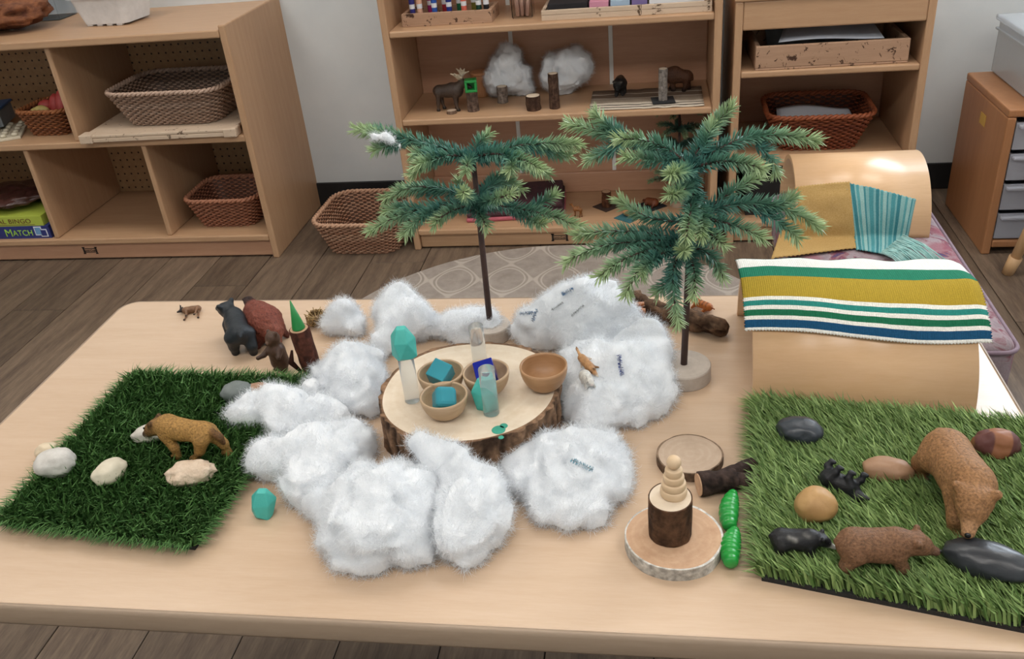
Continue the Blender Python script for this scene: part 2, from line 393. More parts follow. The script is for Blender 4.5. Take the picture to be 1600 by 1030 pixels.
for k in range(4):
    z = .045+k*.082
    bm = bmesh.new()
    for lo, hi in (((-.195, -.15, 0), (.195, .15, .004)), ((-.195, -.15, .004), (-.19, .15, .07)), ((.19, -.15, .004), (.195, .15, .07)), ((-.19, -.15, .004), (.19, -.145, .07)), ((-.19, .145, .004), (.19, .15, .07))):
        box_bm(bm, [(a+b)/2 for a, b in zip(lo, hi)], [b-a for a, b in zip(lo, hi)])
    d = link('drawer', bmmesh(bm), M['frosted'], t, (0, -.02, z))
    box('drawer_lip', (-.19, -.165, .058), (.19, -.15, .066), M['frosted'], d, .002)
# clear bin with lid on the cabinet
t = thing('plastic_bin', 'clear plastic storage bin standing on the brown cabinet', 'bin', (cx0+.235, 1.98, ch))
for lo, hi in (((-.17, -.15, 0), (.17, .15, .004)), ((-.175, -.155, .004), (-.17, .155, .14)), ((.17, -.155, .004), (.175, .155, .14)), ((-.17, -.155, .004), (.17, -.15, .14)), ((-.17, .15, .004), (.17, .155, .14))):
    box('bin_wall', lo, hi, M['frosted_clear'], t, .001)
box('lid', (-.185, -.165, .14), (.185, .165, .155), M['frosted_clear'], t, .004)
box('rim', (-.182, -.162, .115), (.182, .162, .121), M['frosted_clear'], t, .002)

# small wooden chair whose legs show beside the bench
M['chairwood'] = wood('light_beech', '#d3a97a', '#e0bb90', (12, 12, 1), 6, .4)
c = at_z(1556, 415, 0)
t = thing('wooden_chair', 'light wooden child chair with splayed legs beside the brown cabinet', 'chair', (c[0]+.20, c[1]-.17, 0), .15)
box('seat', (-.16, -.15, .29), (.16, .15, .308), M['chairwood'], t, .008)
for sx in (-1, 1):
    for sy in (-1, 1):
        V, Fq = tube([(sx*.165, sy*.15, .0), (sx*.12, sy*.11, .29)], [.012, .016], 12)
        lg = link('leg', mesh(V, Fq, True), M['chairwood'], t)
        V, Fq = tube([(sx*.1655, sy*.1505, 0), (sx*.157, sy*.143, .05)], [.0145, .0165], 12)
        link('rubber_foot', mesh(V, Fq, True), M['white_strip'] if 0 else M['chairwood'], lg)
box('backrest', (-.15, .14, .42), (.15, .155, .54), M['chairwood'], t, .006)
for sx in (-1, 1):
    V, Fq = tube([(sx*.12, .13, .3), (sx*.125, .147, .5)], .011, 10); link('back_post', mesh(V, Fq, True), M['chairwood'], t)

# ------------------------------------------------------------------ table
TZ = .53; TW, TD = 1.22, .609
def rrect(w, d, r, n=8):
    P = []
    for cx, cy, a0 in ((w-r, d-r, 0), (r, d-r, PI/2), (r, r, PI), (w-r, r, 1.5*PI)):
        for k in range(n+1): a = a0+PI/2*k/n; P.append((cx+r*math.cos(a)-w/2, cy+r*math.sin(a)-d/2))
    return np.array(P)
def slab(P, prof):
    # stack outlines inset by (inset, z)
    V = []; n = len(P); Nn = np.roll(P, -1, 0)-np.roll(P, 1, 0); Nn = np.stack([Nn[:, 1], -Nn[:, 0]], 1); Nn /= np.linalg.norm(Nn, axis=1, keepdims=True)
    for ins, z in prof: V.append(np.c_[P-Nn*ins, np.full(n, z)])
    Fq = [[i*n+j, i*n+(j+1) % n, (i+1)*n+(j+1) % n, (i+1)*n+j] for i in range(len(prof)-1) for j in range(n)]
    Fq += [list(range(n))[::-1], list(range((len(prof)-1)*n, len(prof)*n))]
    return np.concatenate(V), Fq
t = thing('activity_table', 'light maple laminate classroom table with rounded corners', 'table', (TW/2, TD/2, 0))
P = rrect(TW, TD, .03)
V, Fq = slab(P, [(.0045, TZ-.024), (.0045, TZ-.0008), (.006, TZ)]); link('tabletop', mesh(V, Fq), M['table'], t)
n = len(P); Nn = np.roll(P, -1, 0)-np.roll(P, 1, 0); Nn = np.stack([Nn[:, 1], -Nn[:, 0]], 1); Nn /= np.linalg.norm(Nn, axis=1, keepdims=True)
prof = [(.0045, -.0255), (.001, -.0255), (0, -.0225), (0, -.005), (.0015, -.001), (.0045, -.0002)]
V = np.concatenate([np.c_[P-Nn*i, np.full(n, TZ+z)] for i, z in prof])
k = len(prof); Fq = [[i*n+j, i*n+(j+1) % n, ((i+1) % k)*n+(j+1) % n, ((i+1) % k)*n+j] for i in range(k) for j in range(n)]
link('edge_band', mesh(V, Fq, True), M['tableedge'], t)
for sx in (-1, 1):
    box('apron', (sx*.56-.01, -.22, TZ-.085), (sx*.56+.01, .22, TZ-.0255), M['metal'], t, .003)
    for sy in (-1, 1):
        V, Fq = tube([(sx*.578, sy*.268, .03), (sx*.56, sy*.255, TZ-.03)], .016, 16); lg = link('leg', mesh(V, Fq, True), M['metal'], t)
        V, Fq = lathe([(.014, 0), (.017, .006), (.018, .03)], 16); link('glide', mesh(V+np.array([sx*.579, sy*.2685, 0]), Fq, True), M['black_vinyl'], lg)

# ------------------------------------------------------------------ rug
m, n_, l_, b_ = new_mat('trellis_rug', .95, .1); v = coords(n_, l_, (1, 1, 1)); s = n_.new('ShaderNodeSeparateXYZ'); l_.new(v, s.inputs[0])
wob = noise(n_, l_, v, 9, 2)
cx = mathn(n_, l_, 'COSINE', mathn(n_, l_, 'MULTIPLY', s.outputs[0], 2*PI/.15)); cy = mathn(n_, l_, 'COSINE', mathn(n_, l_, 'MULTIPLY', s.outputs[1], 2*PI/.20))
q = mathn(n_, l_, 'ADD', cx, cy); q2 = mathn(n_, l_, 'MULTIPLY', cx, cy)
ab = mathn(n_, l_, 'ABSOLUTE', mathn(n_, l_, 'SUBTRACT', mathn(n_, l_, 'ABSOLUTE', mathn(n_, l_, 'ADD', q, mathn(n_, l_, 'MULTIPLY', q2, .35)))  , .25))
line = ramp(n_, l_, ab, [(.0, (1, 1, 1, 1)), (.09, (1, 1, 1, 1)), (.15, (0, 0, 0, 1))])
base = ramp(n_, l_, noise(n_, l_, v, 22, 5, .7), [(.3, lin4('#958b82')), (.7, lin4('#aca299'))])
l_.new(mixc(n_, l_, line, base, lin4('#bbb1a7')), b_.inputs['Base Color']); bump(n_, l_, b_, noise(n_, l_, v, 500, 2), .6, .003)
V, Fq = lathe([(.616, 0), (.62, .001), (.62, .003), (.616, .004)], 96)
rg = link('round_rug', mesh(V, Fq), m, None, (.56, 1.275, 0)); setp(rg, 'round taupe rug with pale trellis pattern on the plank floor', 'rug')
# ------------------------------------------------------------------ baskets
def wicker(name, c1, c2): return vcol(name, .6, .3, 90, .3, .2)
M['wicker'] = vcol('woven_wicker', .55, .35, 120, .35, .25)
M['inner'] = plain('wicker_core', '#6b4a33', '#7d593f', 60, .8)
def basket(name, label, loc, rz, wb, db, wt, dt, h, c1, c2, row=.0058, group=None):
    t = thing(name, label, 'basket', loc, rz, group)
    per = 2*(wt+dt); ns = int(per/.016)//2*2; m = ns*3
    def ring(k, off=0.0):
        w = wb+(wt-wb)*k+2*off; d = db+(dt-db)*k+2*off; r = min(w, d)*.22
        P = rrect(w, d, r, 8); Q = np.vstack([P, P[:1]]); s = np.r_[0, np.cumsum(np.linalg.norm(np.diff(Q, axis=0), axis=1))]
        u = np.linspace(0, s[-1], m, endpoint=False); return np.stack([np.interp(u, s, Q[:, 0]), np.interp(u, s, Q[:, 1])], 1)
    rows = int(h/row); C1, C2 = np.array(lin(c1)), np.array(lin(c2)); ph = np.arange(m)/m*ns*PI
    Vs = []; Fs = []; Cs = []; o = 0
    for i in range(rows):
        k = (i+.5)/rows; P = ring(k); D = ring(k, .004)-P
        w = np.cos(ph+(i % 2)*PI)
        Q = np.c_[P+D*w[:, None]*.85, np.full(m, k*h)]
        an = np.arange(4)*PI/2+PI/4; rr = row*.54
        out = D/np.linalg.norm(D, axis=1, keepdims=True)
        V = (Q[:, None]+rr*(np.cos(an)[None, :, None]*np.c_[out, np.zeros(m)][:, None]+np.sin(an)[None, :, None]*np.array([0, 0, 1.0]))).reshape(-1, 3)
        a = np.arange(m)[:, None]*4; b = ((np.arange(m)+1) % m)[:, None]*4; j = np.arange(4)[None]; j2 = (j+1) % 4
        Fs.append(np.stack([a+j, b+j, b+j2, a+j2], -1).reshape(-1, 4)+o); Vs.append(V); o += len(V)
        Cs.append(np.repeat(C1+(C2-C1)*rng.random(), 4*m).reshape(3, -1).T if 0 else np.tile(C1+(C2-C1)*rng.random(), (4*m, 1)))
    we = link('weave', mesh(np.concatenate(Vs), np.concatenate(Fs), True, np.concatenate(Cs)), M['wicker'], t); we['kind'] = 'stuff'
    P0 = ring(0, -.001); P1 = ring(1, -.001); V = np.concatenate([np.c_[P0, np.full(m, .004)], np.c_[P1, np.full(m, h)]])
    Fq = [[j, (j+1) % m, m+(j+1) % m, m+j] for j in range(m)]
    link('dark_liner', mesh(V, Fq, True, np.tile(C1*.3, (2*m, 1))), M['wicker'], t)  # liner added to block light; its dark tone paints shade between the weavers
    P0 = ring(0, .001); V = np.concatenate([np.c_[P0, np.full(m, 0)], np.c_[P0, np.full(m, .005)]])
    link('base', mesh(V, [[j, (j+1) % m, m+(j+1) % m, m+j] for j in range(m)]+[list(range(m))[::-1], list(range(m, 2*m))], False, np.tile(C1*.85, (2*m, 1))), M['wicker'], t)
    parts = []                                              # rope-like rim: two strands wound round each other
    P1 = ring(1, .001); Q = np.c_[P1, np.full(m, h+.003)]; T = np.roll(Q, -1, 0)-np.roll(Q, 1, 0); T /= np.linalg.norm(T, axis=1, keepdims=True)
    A = np.cross(T, [0, 0, 1.0]); ph2 = np.arange(m)/m*2*PI*(ns//2)
    for q in (0, PI):
        C = Q+.0035*(np.cos(ph2+q)[:, None]*A+np.sin(ph2+q)[:, None]*np.array([0, 0, 1.0])); C = np.vstack([C, C[:1]])
        parts.append(tube(C, .0045, 6, False))
    V, Fq = join(parts); link('rim', mesh(V, Fq, True, np.tile(C2, (len(V), 1))), M['wicker'], t)
    return t
def rock_me(s, seed, amp=.12, freq=1.6, sub=4, cut=None):
    bm = bmesh.new(); bmesh.ops.create_icosphere(bm, subdivisions=sub, radius=1.0)
    P = np.array([v.co for v in bm.verts]); Q = P*(1+amp*fbm(P*freq+seed*3.7, 3))[:, None]
    if cut: Q = np.clip(Q, -cut, cut)
    Q = Q*np.array(s)
    for v, q in zip(bm.verts, Q): v.co = q
    return bmmesh(bm, True)
def lump(name, label, cat, loc, s, mat, seed, amp=.12, freq=1.6, rz=0, group=None, sub=4, lift=1.0, rx=0):
    me = rock_me(s, seed, amp, freq, sub); zmin = min(v.co.z for v in me.vertices)
    me.transform(Matrix.Translation((0, 0, -zmin*lift)))
    return setp(link(name, me, mat, None, loc, (rx, 0, rz)), label, cat, group)

SH1 = .392; SHB = .078                                      # left unit's shelf heights
bk1 = basket('wicker_basket', 'small reddish wicker basket filled with red and yellow play food', (-1.02, 1.995, SH1), -.06, .125, .12, .165, .16, .075, '#8a5436', '#a5683f')
M['red'] = plain('red_plastic', '#b8423f', '#c75550', 40, .5); M['yel'] = plain('yellow_plastic', '#d8c274', '#dfcd88', 40, .5)
for i, (dx, dy, dz, mt, s, rz) in enumerate([(.035, -.01, .055, 'red', (.018, .018, .045), 0), (.0, .01, .05, 'red', (.02, .02, .04), 1), (.045, .04, .05, 'red', (.022, .02, .04), 2), (-.045, .03, .045, 'red', (.024, .02, .02), .5), (-.02, -.03, .05, 'yel', (.022, .016, .014), .4), (-.045, -.03, .045, 'yel', (.018, .014, .012), .1)]):
    o = link('play_vegetable', rock_me(s, i+2, .1, 1.2, 3), M[mt], None, (-1.02+dx*1.05, 1.995+dy, SH1+dz+.022), (.25*(i % 3-1), .3*((i+1) % 3-1), rz))
    setp(o, ('red rounded play vegetable in the small reddish basket', 'pale yellow play food piece in the small reddish basket')[mt == 'yel'], 'toy food', ('red play vegetables', 'yellow play food')[mt == 'yel'])
# pebble board and blue-lidded box beside it
t = thing('pebble_board', 'pale board covered with cream pebbles beside the small reddish basket', 'board', (-1.235, 1.95, SH1), .45)
M['cream'] = plain('cream_pebble', '#c8bfa8', '#d6cdb8', 60, .6)
box('board', (-.1, -.09, 0), (.1, .09, .008), M['cream'], t)
pm = rock_me((.011, .009, .006), 3, .1, 1.5, 2); pm.materials.append(M['cream'])
for i in range(6):
    for j in range(5): link('pebble', pm, None, t, (-.083+.033*i, -.07+.035*j, .0125), (0, 0, i*1.3+j))
t = thing('blue_lidded_box', 'grey box with a blue lid edge on the pebble board', 'box', (-1.29, 2.02, SH1+.0185), .3)
M['greybox'] = plain('grey_plastic', '#6d7275', '#7b8083', 30, .5); M['blue'] = plain('blue_plastic', '#27476f', '#2f5582', 30, .5)
box('body', (-.07, -.06, 0), (.07, .06, .05), M['greybox'], t); box('lid', (-.074, -.064, .05), (.074, .064, .058), M['blue'], t)
# low pale stand with the big basket
t = thing('low_stand', 'low pale paint-stained wooden stand under the large grey wicker basket', 'stand', (-.615, 2.005, SH1), 0.02)
box('board', (-.235, -.165, .014), (.235, .16, .024), M['pale_scuffed'], t, .003)
for sx in (-1, 1):
    for sy in (-1, 1): box('corner_block', (sx*.225-.02, sy*.15-.02, 0), (sx*.225+.02, sy*.15+.02, .026), M['pale_scuffed'], t, .003)
box('front_rail', (-.205, -.165, .002), (.205, -.15, .014), M['pale_scuffed'], t, .002)
basket('wicker_basket', 'large greyish wicker basket on the low pale stand', (-.592, 2.005, SH1+.026), -.03, .28, .19, .36, .27, .10, '#a3846f', '#bfa390')
M['green'] = plain('green_plastic', '#2c6a3c', '#387a48', 40, .5)
M['dark'] = plain('dark_brown', '#2c211b', '#3b2d25', 40, .7)
for i, (dx, dy, nm, lb, mt) in enumerate([(.02, -.03, 'green_block', 'small green block in the large grey basket', 'green'), (.1, .02, 'pale_bead', 'pale round bead in the large grey basket', 'cream'), (-.05, .0, 'dark_cone', 'dark brown cone in the large grey basket', 'dark'), (.06, .04, 'dark_cone', 'dark brown cone beside the pale bead in the large basket', 'dark')]):
    lump(nm, lb, 'toy', (-.592+dx, 2.005+dy, SH1+.034), (.024, .02, .03), M[mt], i+9, .25, 2.5, sub=3)
# game boxes
def tex(name, body, x, z, size, mat, parent, y, wide=1.0): return link(name, text_mesh(body, size, .0005, wide), mat, parent, (x, y, z))
M['navy'] = plain('navy_card', '#2b3270', '#323a7c', 20, .45); M['lime'] = plain('lime_card', '#a9b845', '#b5c452', 20, .45)
M['limeink'] = plain('lime_ink', '#9fd04a', '#a8d852', 20, .5); M['brownink'] = plain('brown_ink', '#6b4a26', '#75522c', 20, .5); M['paleink'] = plain('pale_ink', '#d9dde8', '#e4e7ef', 20, .5); M['yink'] = plain('yellow_ink', '#e6d34c', '#ecdb5c', 20, .5); M['skyink'] = plain('blue_ink', '#6c9ac8', '#7aa6d2', 20, .5)
gx = at_y(77, 360, 1.865)[0]
t = thing('game_box', 'navy blue game box lettered ANIMAL MATCH under the lime box', 'game box', (gx-.16, 1.985, SHB))
box('carton', (-.16, -.12, 0), (.16, .12, .043), M['navy'], t, .001)
tex('lettering', 'ANIMAL', -.128, .012, .026, M['yink'], t, -.1208, .9); tex('lettering', 'M', .0, .009, .036, M['limeink'], t, -.1208); tex('lettering', 'ATCH', .0285, .011, .027, M['limeink'], t, -.1208, .95)
for dx, dz, sx, sz, in_ in ((.121, .026, .026, .03, 'skyink'), (.139, .019, .024, .026, 'navy')):
    c_ = box('card_print', (dx-sx/2, -.1212, dz-sz/2), (dx+sx/2, -.1198, dz+sz/2), M['paleink'], t, 0)
    box('card_picture', (-sx/2+.003, -.0011, .003), (sx/2-.003, 0, sz-.003), M[in_], c_, 0)
t = thing('game_box', 'lime green game box lettered ANIMAL BINGO on the navy box', 'game box', (gx-.175, 1.985, SHB+.043), .01)
box('carton', (-.16, -.12, 0), (.16, .12, .034), M['lime'], t, .001)
tex('lettering', 'ANIMAL BINGO', -.06, .010, .022, M['brownink'], t, -.1208, 1.12); box('print_line', (-.15, -.1206, .004), (.13, -.12, .0055), M['brownink'], t, 0)
M['bag'] = plain('dark_wrapper', '#3c2420', '#5a3a34', 25, .25, .5, bscale=50, bdist=.004)
lump('plastic_bag', 'crumpled dark plastic bag on top of the lime game box', 'bag', (gx-.19, 1.98, SHB+.077), (.14, .105, .026), M['bag'], 4, .22, 3.2)
basket('wicker_basket', 'empty reddish brown wicker basket in the bottom compartment', (-.512, 2.0, SHB), 0.0, .175, .15, .235, .215, .095, '#9c654c', '#b57c60')
# on top of the left unit
t = thing('berry_carton', 'white pressed-pulp berry carton standing on the cubby shelf', 'carton', (-.765, 2.07, .69), -.12)
M['pulp'] = plain('white_pulp', '#d9dadb', '#e4e5e6', 50, .9, .3, bscale=180)
P = rrect(.15, .13, .02, 6); Pt = rrect(.185, .165, .02, 6); k = len(P)
V = np.concatenate([np.c_[P, np.zeros(k)+.006], np.c_[Pt, np.full(k, .085)], np.c_[Pt*.955, np.full(k, .085)], np.c_[P*.95, np.full(k, .01)]])
Fq = [[a*k+j, a*k+(j+1) % k, (a+1)*k+(j+1) % k, (a+1)*k+j] for a in range(3) for j in range(k)]+[list(range(k))[::-1], list(range(3*k, 4*k))]
link('tub', mesh(V, Fq), M['pulp'], t)
V, Fq = slab(rrect(.20, .18, .02, 6), [(.008, .078), (0, .08), (0, .084), (.0, .085)]); 
V2 = np.concatenate([np.c_[rrect(.2, .18, .02, 6), np.full(k, z)] for z in (.08, .086)]+[np.c_[rrect(.178, .158, .02, 6), np.full(k, z)] for z in (.086, .08)])
link('rim', mesh(V2, [[a*k+j, a*k+(j+1) % k, ((a+1) % 4)*k+(j+1) % k, ((a+1) % 4)*k+j] for a in range(4) for j in range(k)]), M['pulp'], t)
for i in range(4): box('foot', (-.065+.034*i, -.062, 0), (-.045+.034*i, -.05, .008), M['pulp'], t)
M['fibre'] = plain('coconut_fibre', '#5a3220', '#8a5636', 45, .9, .8, bscale=120, bdist=.004)
lump('fibre_nest', 'brown coarse fibre mound at the end of the cubby shelf', 'nest', (-1.13, 2.04, .69), (.16, .1, .045), M['fibre'], 21, .22, 3.5)
t = thing('clear_tub', 'clear plastic tub behind the brown fibre mound', 'tub', (-1.16, 2.19, .69))
for lo, hi in (((-.15, -.04, 0), (.15, .06, .003)), ((-.15, -.04, .003), (.15, -.037, .12)), ((-.15, .057, .003), (.15, .06, .12)), ((-.15, -.037, .003), (-.147, .057, .12)), ((.147, -.037, .003), (.15, .057, .12))):
    box('tub_wall', lo, hi, M['thin_clear'], t, .001)
# floor basket with pine cones
fb = basket('wicker_basket', 'pinkish wicker basket on the floor holding brown bark scraps', (-.065, 1.975, .0), -.02, .215, .21, .285, .275, .105, '#a9795e', '#c39a7e')
M['bark'] = vcol('bark', .85, .2, 160, .5, .8, .002)
for i in range(14):
    a = rng.random()*6.28; r = .075*math.sqrt(rng.random())
    nm = 'bark_scrap'; V, Fq = tube([(-.02, 0, 0), (0, .006*rng.normal(), .004), (.022, 0, 0)], [.006, .012, .005], 7)
    o = link(nm, mesh(V, Fq, True, np.tile(np.array(lin('#5c3a25'))*(.6+rng.random()), (len(V), 1))), M['bark'], None, (-.055+r*math.cos(a), 1.975+r*math.sin(a), .022+.018*rng.random()), (rng.random(), rng.random(), rng.random()*6))
    setp(o, 'dark brown bark scrap lying in the floor basket', 'bark', 'bark scraps in the floor basket')

# ------------------------------------------------------------------ logs and slices
M['wood_end'] = None
def ringwood(name, c1, c2, c3, rings=260):
    m, n, l, b = new_mat(name, .7, .25); v = coords(n, l); s = n.new('ShaderNodeSeparateXYZ'); l.new(v, s.inputs[0])
    d = mathn(n, l, 'SQRT', mathn(n, l, 'ADD', mathn(n, l, 'POWER', s.outputs[0], 2), mathn(n, l, 'POWER', s.outputs[1], 2)))
    w = mathn(n, l, 'SINE', mathn(n, l, 'ADD', mathn(n, l, 'MULTIPLY', d, rings*4), mathn(n, l, 'MULTIPLY', noise(n, l, v, 25, 3), 9)))
    c = ramp(n, l, w, [(0, lin4(c1)), (1, lin4(c2))]); c = mixc(n, l, ramp(n, l, noise(n, l, v, 60, 6, .7), [(.45, (0, 0, 0, 1)), (.75, (.8, .8, .8, 1))]), c, lin4(c3))
    l.new(c, b.inputs['Base Color']); return m
M['endwood'] = ringwood('pale_end_grain', '#d8c8b2', '#dbccb7', '#cdb89d', 120)
M['endgrey'] = ringwood('greyed_end_grain', '#b39d88', '#b6a18c', '#a7917c', 200)
M['endpink'] = ringwood('pinkish_end_grain', '#c39f80', '#c7a485', '#ad8769', 200)
def log_parts(t, r, h, bark=('#4a3426', '#6b4d38'), end='endwood', th=None, seg=40, rough=.06, seed=0, ell=1.0, rel=None):
    th = th or r*.08; an = np.arange(seg)*2*PI/seg; u = np.stack([np.cos(an), np.sin(an)*ell], 1)
    lo = 1+.05*vnoise(np.c_[np.cos(an)*1.3+seed*5.1, np.sin(an)*1.3, np.zeros(seg)+seed])
    core = u*((r*(1-rough*.9)-th)*lo)[:, None]; k = seg
    V = np.concatenate([np.c_[core, np.zeros(k)], np.c_[core, np.full(k, h)]])
    link('wood', mesh(V, [[j, (j+1) % k, k+(j+1) % k, k+j] for j in range(k)]+[list(range(k))[::-1], list(range(k, 2*k))]), M[end], t)
    nz = max(3, int(h/.004)); nz = min(nz, 30); Vs = [np.c_[core*1.0, np.full(k, .0005)]]; Cs = [np.tile(lin(bark[0]), (k, 1))]
    for i in range(nz+1):
        z = h*i/nz; P3 = np.c_[u*lo[:, None]*r, np.full(k, z)]
        g = fbm(P3*np.array([1, 1, .35])*(rel or 3.2/r)*1.0+seed, 3); R2 = (r-th*.35)*lo+g*r*rough
        Vs.append(np.c_[u*R2[:, None], np.full(k, z*.992+.004*h)]); w = np.clip(g*.8+.5, 0, 1)[:, None]; Cs.append(np.array(lin(bark[0]))*(1-w)+np.array(lin(bark[1]))*w)
    Vs.append(np.c_[core*1.0, np.full(k, h*.996)]); Cs.append(np.tile(lin(bark[1]), (k, 1)))
    m = len(Vs); link('bark', mesh(np.concatenate(Vs), [[i*k+j, i*k+(j+1) % k, (i+1)*k+(j+1) % k, (i+1)*k+j] for i in range(m-1) for j in range(k)], False, np.concatenate(Cs)), M['bark'], t)
    return t
def log(name, label, cat, loc, r, h, rz=0, rot=None, **kw): return log_parts(thing(name, label, cat, loc, rz, None, rot), r, h, **kw)

# ------------------------------------------------------------------ figurines
M['toy'] = vcol('painted_plastic', .5, .4, 260, .35, .5, .0012)
M['toyfur'] = vcol('moulded_fur', .6, .3, 420, .5, .9, .0016)
M['black_gloss'] = plain('black_gloss', '#0c0c0d', '#121213', 30, .2)
def figure(name, label, cat, prims, L, loc, rz=0, rot=None, k=.017, h=.016, mat='toy', nz=None, eyes=None, group=None, nose=None):
    V, Fq, C = blob(prims, k, h, nz); o = link(name, mesh(V*L, Fq, True, C), M[mat], None, loc, rot if rot else (0, 0, rz)); setp(o, label, cat, group)
    for e in eyes or []:
        bm = bmesh.new(); bmesh.ops.create_icosphere(bm, subdivisions=2, radius=e[3]*L, matrix=Matrix.Translation(Vector(e[:3])*L)); link('eye', bmmesh(bm, True), M['black_gloss'], o)
    if nose:
        bm = bmesh.new(); bmesh.ops.create_icosphere(bm, subdivisions=2, radius=nose[3]*L, matrix=Matrix.Translation(Vector(nose[:3])*L)); link('nose', bmmesh(bm, True), M['black_gloss'], o)
    return o
def bear(col, muz, leg, head_yaw=0, drop=0.0, stride=.05, fat=1.0, ear=None, head=1.0):
    P = []; c, s = math.cos(head_yaw), math.sin(head_yaw)
    def hd(x, y, z): x -= .2; y0 = x*s+y*c; return (.2+x*c-y*s, y0, z-drop*max(0, x)*3.2)
    P += [((-.30, 0, .35), (.0, 0, .35), .175*fat, .165*fat, col), ((.0, 0, .35), (.13, 0, .385), .165*fat, .155*fat, col), ((.12, 0, .42), (.18, 0, .41), .13*fat, .12*fat, col)]
    P += [((.18, 0, .40), hd(.31, 0, .42), .125*fat, .1*head, col), (hd(.35, 0, .43), hd(.385, 0, .42), .108*head, .094*head, col), (hd(.42, 0, .39), hd(.53, 0, .37), .056*head, .042*head, muz)]
    for y in (-1, 1):
        P += [(hd(.325, y*.085*head, .50), hd(.33, y*.115*head, .535), .038, .034, ear or col)]
        a = stride*y
        P += [((-.29, y*.1, .30), (-.32+a, y*.115, .15), .12, .07, col), ((-.32+a, y*.115, .15), (-.29+a, y*.115, .045), .066, .05, leg), ((-.29+a, y*.115, .034), (-.22+a, y*.115, .03), .042, .034, leg)]
        P += [((.13, y*.1, .30), (.14-a, y*.115, .15), .09, .062, col), ((.14-a, y*.115, .15), (.14-a, y*.115, .045), .06, .048, leg), ((.14-a, y*.115, .034), (.21-a, y*.115, .03), .042, .034, leg)]
    P += [((-.46, 0, .42), (-.49, 0, .39), .03, .025, col)]
    ey = [hd(.44, y*.06*head, .46)+(.015,) for y in (-1, 1)]; ns = hd(.565, 0, .385)+(.024,)
    return P, ey, ns
def hoofed(body, leg, head, hoof, bl=.5, br=.14, bf=.17, lh=.4, lr=.035, neck=(.36, .72), nr=.09, hl=.2, hz=-.08, hr=.06, hump=0, tail=.12, extra=()):
    z = lh+br*.75; P = [((-bl/2, 0, z), (0, 0, z), br, br*1.02, body), ((0, 0, z), (bl/2, 0, z+(bf-br)*.4), br, bf, body)]
    if hump: P.append(((bl*.25, 0, z+hump), (bl*.42, 0, z+hump*.8), bf*.75, bf*.7, body))
    nx, nz_ = neck; P += [((bl/2, 0, z+.04), (nx, 0, nz_), nr*1.3, nr, head), ((nx, 0, nz_), (nx+hl, 0, nz_+hz), hr*1.15, hr*.7, head)]
    for y in (-1, 1):
        P.append(((nx-.01, y*hr, nz_+hr), (nx-.05, y*hr*2.0, nz_+hr*1.4), .018, .01, head))
        for x, a in ((-bl/2, .05*y), (bl/2-.02, -.05*y)):
            P += [((x, y*br*.6, z-br*.3), (x+a*.5-.01, y*br*.6, lh*.5), lr*2.0, lr*1.15, body), ((x+a*.5-.01, y*br*.6, lh*.5), (x+a, y*br*.6, .04), lr*1.1, lr*.8, leg), ((x+a, y*br*.6, .025), (x+a+.02, y*br*.6, .02), lr*1.05, lr, hoof)]
    P.append(((-bl/2-br*.85, 0, z+br*.3), (-bl/2-br, 0, z+br*.3-tail), .02, .015, body))
    return P+list(extra)

# ------------------------------------------------------------------ wool
mw, n_, l_, b_ = new_mat('white_wool', .95, .1); b_.inputs['Base Color'].default_value = lin4('#f4f9ff')
b_.inputs['Subsurface Weight'].default_value = .8; b_.inputs['Subsurface Radius'].default_value = (.02, .02, .02)
bump(n_, l_, b_, noise(n_, l_, coords(n_, l_), 130, 5, .7, 1.5), .35, .004); M['wool'] = mw
def wool(name, label, spheres, loc, floor=True, nf=5000, h=.004, amp=.0062, fq=36, k=.0065, fl=.0105, group='white wool tufts'):
    # spheres: (x, y, z, r) local to loc, merged into one crumpled surface
    S = np.array(spheres, float); m = S[:, 3].max()+.015
    def f(P):
        s = 0
        for x, y, z, r in spheres: s = s+np.exp(-np.clip(np.linalg.norm(P-np.array([x, y, z]), axis=1)-r, -.2, .2)/k)
        d = -k*np.log(s)+amp*fbm(P*fq+S[0, 0]*90+loc[0]*31, 3)+amp*.9*np.abs(vnoise(P*fq*.62+loc[1]*17+3*vnoise(P*fq*.5)[:, None]))-amp*.3
        return np.maximum(d, .0015-P[:, 2]) if floor else d
    lo = S[:, :3].min(0)-m; hi = S[:, :3].max(0)+m
    if floor: lo[2] = max(lo[2], -h*1.5)
    V, Fq = surface(f, lo, hi, h); me = mesh(V, Fq, True); o = link(name, me, M['wool'], None, loc); setp(o, label, 'wool tuft', group)
    N = np.empty(len(V)*3); me.vertices.foreach_get('normal', N); N = N.reshape(-1, 3)
    # loose fibres standing out of the surface
    nf = int(nf*2.6); I = rng.integers(0, len(V), nf); B = V[I]+rng.normal(0, h*.4, (nf, 3)); Nn = N[I]
    T = rng.normal(0, 1, (nf, 3)); T -= (T*Nn).sum(1, keepdims=True)*Nn; T /= np.linalg.norm(T, axis=1, keepdims=True)
    Ln = fl*(.4+.9*rng.random((nf, 1))); W = np.cross(T, Nn)*.00012
    p0 = B-Nn*.001; p1 = B+Ln*(.26*Nn+.45*T); p2 = B+Ln*(.30*Nn+1.0*T+rng.normal(0, .18, (nf, 3)))
    FV = np.stack([p0-W, p0+W, p1-W, p1+W, p2], 1).reshape(-1, 3); FV[:, 2] = np.maximum(FV[:, 2], .001 if floor else -9)
    a = np.arange(nf)*5; q = np.stack([a, a+1, a+3, a+2], -1).tolist()+np.stack([a+2, a+3, a+4], -1).tolist()
    fz = link('loose_fibres', mesh(FV, q, True), M['wool'], o); fz['kind'] = 'stuff'
    return o

